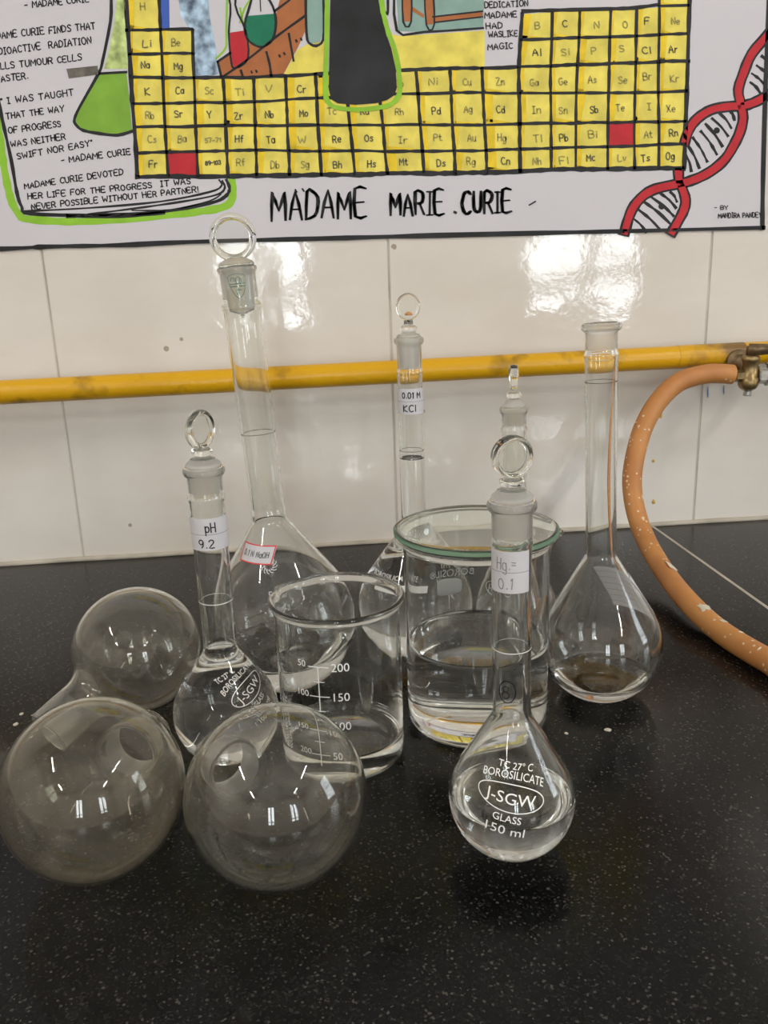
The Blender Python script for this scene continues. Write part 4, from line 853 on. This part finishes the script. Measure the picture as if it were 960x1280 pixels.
# ---- front flask
B = (.0790, .3214)
fro, S, _ = volumetric('volumetric_flask', B, (0, -.0046, 0), (.0280, .0252, .0083, .0655), .1457, .1612, .0082, .0103, .0081, .0268, 'stoppered flask with white J-SGW print and half-filled bulb, nearest on the right', wall=.0012)
stopper(fro, .1612, .0068, .1450, [(.0074, .0002), (.0085, .0006), (.0087, .0014), (.0080, .0026), (.0066, .0036), (.0060, .0046), (.0046, .0052), (.0036, .0058), (.0040, .0064), (.0049, .0070), (.0050, .0086), (.0044, .0094), (.0030, .0098)], .003, (.0088, .0062, .0036, .1792), .16)
ring_line(fro, S, .0975)
fc = facing(B)
neck_label(fro, S, .1332, .0180, 2.7, fc - .35, [('Hg.=', .0004, .0012, .0080, .0050), ('0.1', .0002, -.0070, .0058, .0046)], 1, jit=.3, wdt=.0004, ink='faded_ink')
c8 = MB(); fn = S.fn(fc - .22, .0800, .0002)
ellipse_line(c8, fn, 0, 0, .0036, .0050, .0005, 30); ellipse_line(c8, fn, -.0006, .0013, .0012, .0013, .00045, 18); ellipse_line(c8, fn, -.0006, -.0015, .0015, .0015, .00045, 18); tag(c8.build('marker_number', M['ink'], fro), 'circled 8 in black marker')
pt = MB(); fn = S.fn(fc - .02, .0385, .0002, -.17)
print_text(pt, 'TC 27° C', fn, .0030, 0, .0128, W=.0150); print_text(pt, 'BOROSILICATE', fn, .0034, 0, .0066, W=.0270, arch=.0024)
ellipse_line(pt, fn, 0, .0012, .0145, .0056, .0004); print_text(pt, 'J-SGW', fn, .0048, 0, -.0012, W=.0215); print_text(pt, 'GLASS', fn, .0031, 0, -.0086, W=.0120); print_text(pt, '150 ml', fn, .0040, .0, -.0142, W=.0165)
tag(pt.build('white_print', M['white_print'], fro), 'white printed maker mark')

# ---- open flask on the right
B = (.1668, .4545)
opf, S, Inn = volumetric('volumetric_flask', B, (0, -.0330, 0), (.0360, .0325, .0088, .0885), .2060, .2215, .0086, .0109, .0090, .0128, 'open unstoppered flask with a little liquid, second tallest, on the right', wall=.0012)
oc = facing(B)
lb = MB(); fnl = S.fn(oc + PI * .76, .0600, .0003)
patch(lb, fnl, .036, .036, 0, 40, 16); fl_ = S.fn(oc + PI * .76, .0600, .00012)
for k in range(6): ribbon(lb, [(-.018 + .036 * t, -.0140 + .0056 * k) for t in np.linspace(0, 1, 20)], .00025, fl_, 1, smooth_sub=1)
tag(lb.build('paper_label', [M['label_paper'], M['rule_line']], opf), 'ruled white paper stuck on the far side')
ring_line(opf, S, .1900, mat='pencil')

# ---- beakers
def beaker(name, B, R, H, rl, wall, phi_s, spout, liquid, label):
    root = tag(empty(name, (B[0], B[1], ZB)), label, 'beaker')
    P = [(0, .0008), (R * .75, .0006), (R * .86, 0), (R - .0042, .0002), (R - .0018, .0014), (R - .0004, .0036), (R, .0070)]
    P += [(R, .007 + (H - .014 - .007) * t) for t in np.linspace(.06, 1, 20)] + [(R + .0002, H - .009), (R + .0006, H - .006), (R + (rl - R) * .35, H - .0036), (R + (rl - R) * .8, H - .0028), (rl - .0001, H - .0020), (rl + .0001, H - .0012), (rl - .0003, H - .0004), (rl - .0012, H)]
    I = [(rl - .0021, H - .0003), (rl - .0028, H - .0011), (R + (rl - R) * .1 - .0008, H - .0040), (R - wall + .0003, H - .008), (R - wall, H - .012)] + [(R - wall, .008 + (H - .02 - .008) * t) for t in np.linspace(1, 0, 20)] + [(R - wall - .0004, .0055), (R - wall - .0016, .0036), (R - wall - .004, .0025), (R * .75, .0022), (0, .0022)]
    def fn(a, r, z):
        da = (a - phi_s + PI) % (2 * PI) - PI; g = math.exp(-(da / .24) ** 2); k = min(1, max(0, (z - (H - .016)) / .016)); k = k * k * (3 - 2 * k)
        g2 = math.exp(-((abs(da) - .36) / .13) ** 2)
        return r + (spout * g - .0012 * g2) * k, z - .0016 * g * k
    Ia = np.array(I[::-1])
    def ir(z): return float(np.interp(z, Ia[:, 1], Ia[:, 0]))
    k = [q for q in I if q[1] > liquid] + [(ir(liquid), liquid)]
    b = MB().lathe([(p[0], p[1], 0) for p in P] + [(p[0], p[1], 0) for p in k], 128, fn=fn); b.build('beaker_body', [M['glass']], root)
    low = [tuple(q) for q in Ia if q[1] < liquid] + [(ir(liquid), liquid)]; low[0] = (0, low[0][1]); rl_ = ir(liquid)
    MB().lathe([(q[0], q[1], 0) for q in low] + [(rl_ - .0005, liquid - .0008, 1), (rl_ - .0013, liquid - .0013, 1), (rl_ - .0028, liquid - .0015, 1), (rl_ * .2, liquid - .0015, 1), (0, liquid - .0015, 1)], 96).build('liquid', [M['water_side'], M['water_top']], root)
    return root, Surf(np.array(P))
B = (.0072, .4090)
bk, S = beaker('beaker', B, .0327, .0922, .0355, .0012, 2.45, .0042, .0160, 'small open beaker with white 200 and 150 graduations and shallow liquid')
bc = facing(B); gm = MB()
g0 = bc - .34                                                  # the scale's upright line
def gfn(z): return S.fn(g0, z, .0002)
zs = {200: .0665, 150: .0505, 100: .0345, 50: .0190}
ribbon(gm, [(0, v) for v in np.linspace(.0125 - .03, .0665 - .03, 24)], .0005, gfn(.03), smooth_sub=1)
for val, z in zs.items():
    f = gfn(z); ribbon(gm, [(-.0052 + .0104 * t, 0) for t in np.linspace(0, 1, 10)], .0005, f, smooth_sub=1)
    print_text(gm, str(val), f, .0046, .0112 if val > 60 else .0100, -.0023)
    print_text(gm, str(250 - val), f, .0036, -.0090, -.0006)
for z in (.0585, .0425, .027): ribbon(gm, [(-.0028 + .0056 * t, 0) for t in np.linspace(0, 1, 6)], .00045, gfn(z), smooth_sub=1)
fr_ = S.fn(bc - .95, .030, .0002, PI / 2); print_text(gm, 'VOLUMES APPROX', fr_, .0022, 0, -.0010, W=.026); print_text(gm, 'BOROSILICATE', fr_, .0030, .001, .0022, W=.028); print_text(gm, 'LOW EXPANSION', fr_, .0020, 0, .0060, W=.024)
tag(gm.build('white_graduations', M['white_print'], bk), 'white printed volume scale')

B = (.0862, .4359)
b5, S = beaker('beaker', B, .0402, .1128, .0432, .0014, .03, .0062, .0512, 'large beaker half full of water under a round glass cover')
pt = MB(); bc = PI / 2 + .24
fn = S.fn(bc, .0728, .0002)
print_text(pt, '500 ml', fn, .0042, -.004, .0070, W=.018); print_text(pt, 'BOROSIL®', fn, .0046, -.001, .0014, W=.030)
m = 20; rr = [(.0085 * math.copysign(abs(math.cos(2 * PI * i / m)) ** .45, math.cos(2 * PI * i / m)), -.0055 + .0052 * math.copysign(abs(math.sin(2 * PI * i / m)) ** .45, math.sin(2 * PI * i / m))) for i in range(m)]
poly_fill(pt, rr, fn); ribbon(pt, [(.0, -.011), (.0, -.020)], .0004, fn, smooth_sub=1)
tag(pt.build('white_print', M['white_print'], b5), 'white print on the far side, seen reversed')
# ---- round glass cover on the large beaker
cv = MB(); Rc = .0452; th = .0028; sag = .0022
pr = [(0, -sag)] + [(Rc * t, -sag * (1 - t * t)) for t in (.2, .4, .6, .8, .93)] + [(Rc - .0007, -.0001), (Rc, .0006, 1), (Rc, th - .0006, 1), (Rc - .0007, th, 1)] + [(Rc * t, th - sag * (1 - t * t)) for t in (.93, .8, .6, .4, .2)] + [(0, th - sag)]
cvo = cv.lathe(pr, 128).build('watch_glass', [M['cover'], M['cover_edge']]); cvo.location = (B[0] - .0004, B[1] - .0005, ZB + .1136)
tag(cvo, 'green-edged round glass cover lying on the large beaker', 'cover')

# ---- three round-bottomed flasks
def round_flask(c, R, d, L, rn, mat, label, roll=0.0):
    d = Vector(d).normalized()
    root = empty('round_bottom_flask', (c[0], c[1], ZB + c[2])); root.rotation_euler = d.to_track_quat('Z', 'Y').to_euler(); tag(root, label, 'flask', 'empty round-bottomed flasks lying on the bench')
    a1 = math.asin((rn + .0032) / R); t = np.linspace(-PI / 2, PI / 2 - a1, 90)
    P = [(R * math.cos(x), R * math.sin(x)) for x in t] + [(rn, R * 1.02 + .002), (rn, L - .004), (rn, L)]
    P[0] = (0, -R)
    Q = relax(resample(P, .0008), 18); wall = .0011
    I = inset(Q, np.full(len(Q), wall)); I = I[I[:, 1] > -R + wall * .9]; I[0] = (0, -R + wall)
    jz = L - .020
    out = [(p[0], p[1], 1 if p[1] > jz and False else 0) for p in Q] + [(rn + .0004, L - .0004, 0), (rn + .0003, L + .0004, 0), (rn - .0006, L + .0007, 0), (rn - wall, L + .0003, 0)]
    inn = [(p[0], p[1], 1 if p[1] > jz else 0) for p in I[::-1]]
    MB().lathe(out + inn, 112).build('flask_body', [M[mat], M['ground']], root)
    return root
round_flask((-.1130, .4788, .0380), .0380, (-.64, -.67, -.37), .068, .0125, 'dusty', 'dusty round-bottomed flask lying behind, its neck pointing left')
round_flask((-.1043, .3316, .0393), .0393, (.120, .972, -.205), .068, .0138, 'dusty_brown', 'brown-stained round-bottomed flask lying at the front left corner')
round_flask((-.0246, .3160, .0388), .0388, (-.470, .855, -.205), .064, .0130, 'dusty_light', 'round-bottomed flask lying at the front centre, its open neck showing through')

# ---- crumbs of plaster on the bench
def crumb(x, y, s, seed, label):
    rs = random.Random(seed); bm = bmesh.new(); bmesh.ops.create_icosphere(bm, subdivisions=2, radius=1)
    for q in bm.verts: q.co = Vector((q.co.x * s * rs.uniform(.8, 1.2), q.co.y * s * .8 * rs.uniform(.8, 1.2), max(q.co.z, -.4) * s * .35 * rs.uniform(.85, 1.15)))
    zmin = min(q.co.z for q in bm.verts)
    o = MB().bm(bm, 0, False).build('plaster_crumb', M['crumb']); o.location = (x, y, ZB - zmin); o.rotation_euler = (0, 0, seed); tag(o, label, 'crumb', 'crumbs on the worktop')
M['crumb'] = plain('crumb', (0.55, 0.50, 0.40), .9)
crumb(.1554, .4090, .0020, 3, 'pale crumb in front of the open flask on the right')
crumb(.1315, .4092, .0013, 5, 'pale crumb between the large beaker and the open flask')
crumb(-.1872, .4802, .0016, 8, 'pale crumb left of the flasks, farther of the two')
crumb(-.1865, .4676, .0020, 11, 'pale crumb left of the flasks, nearer of the two')
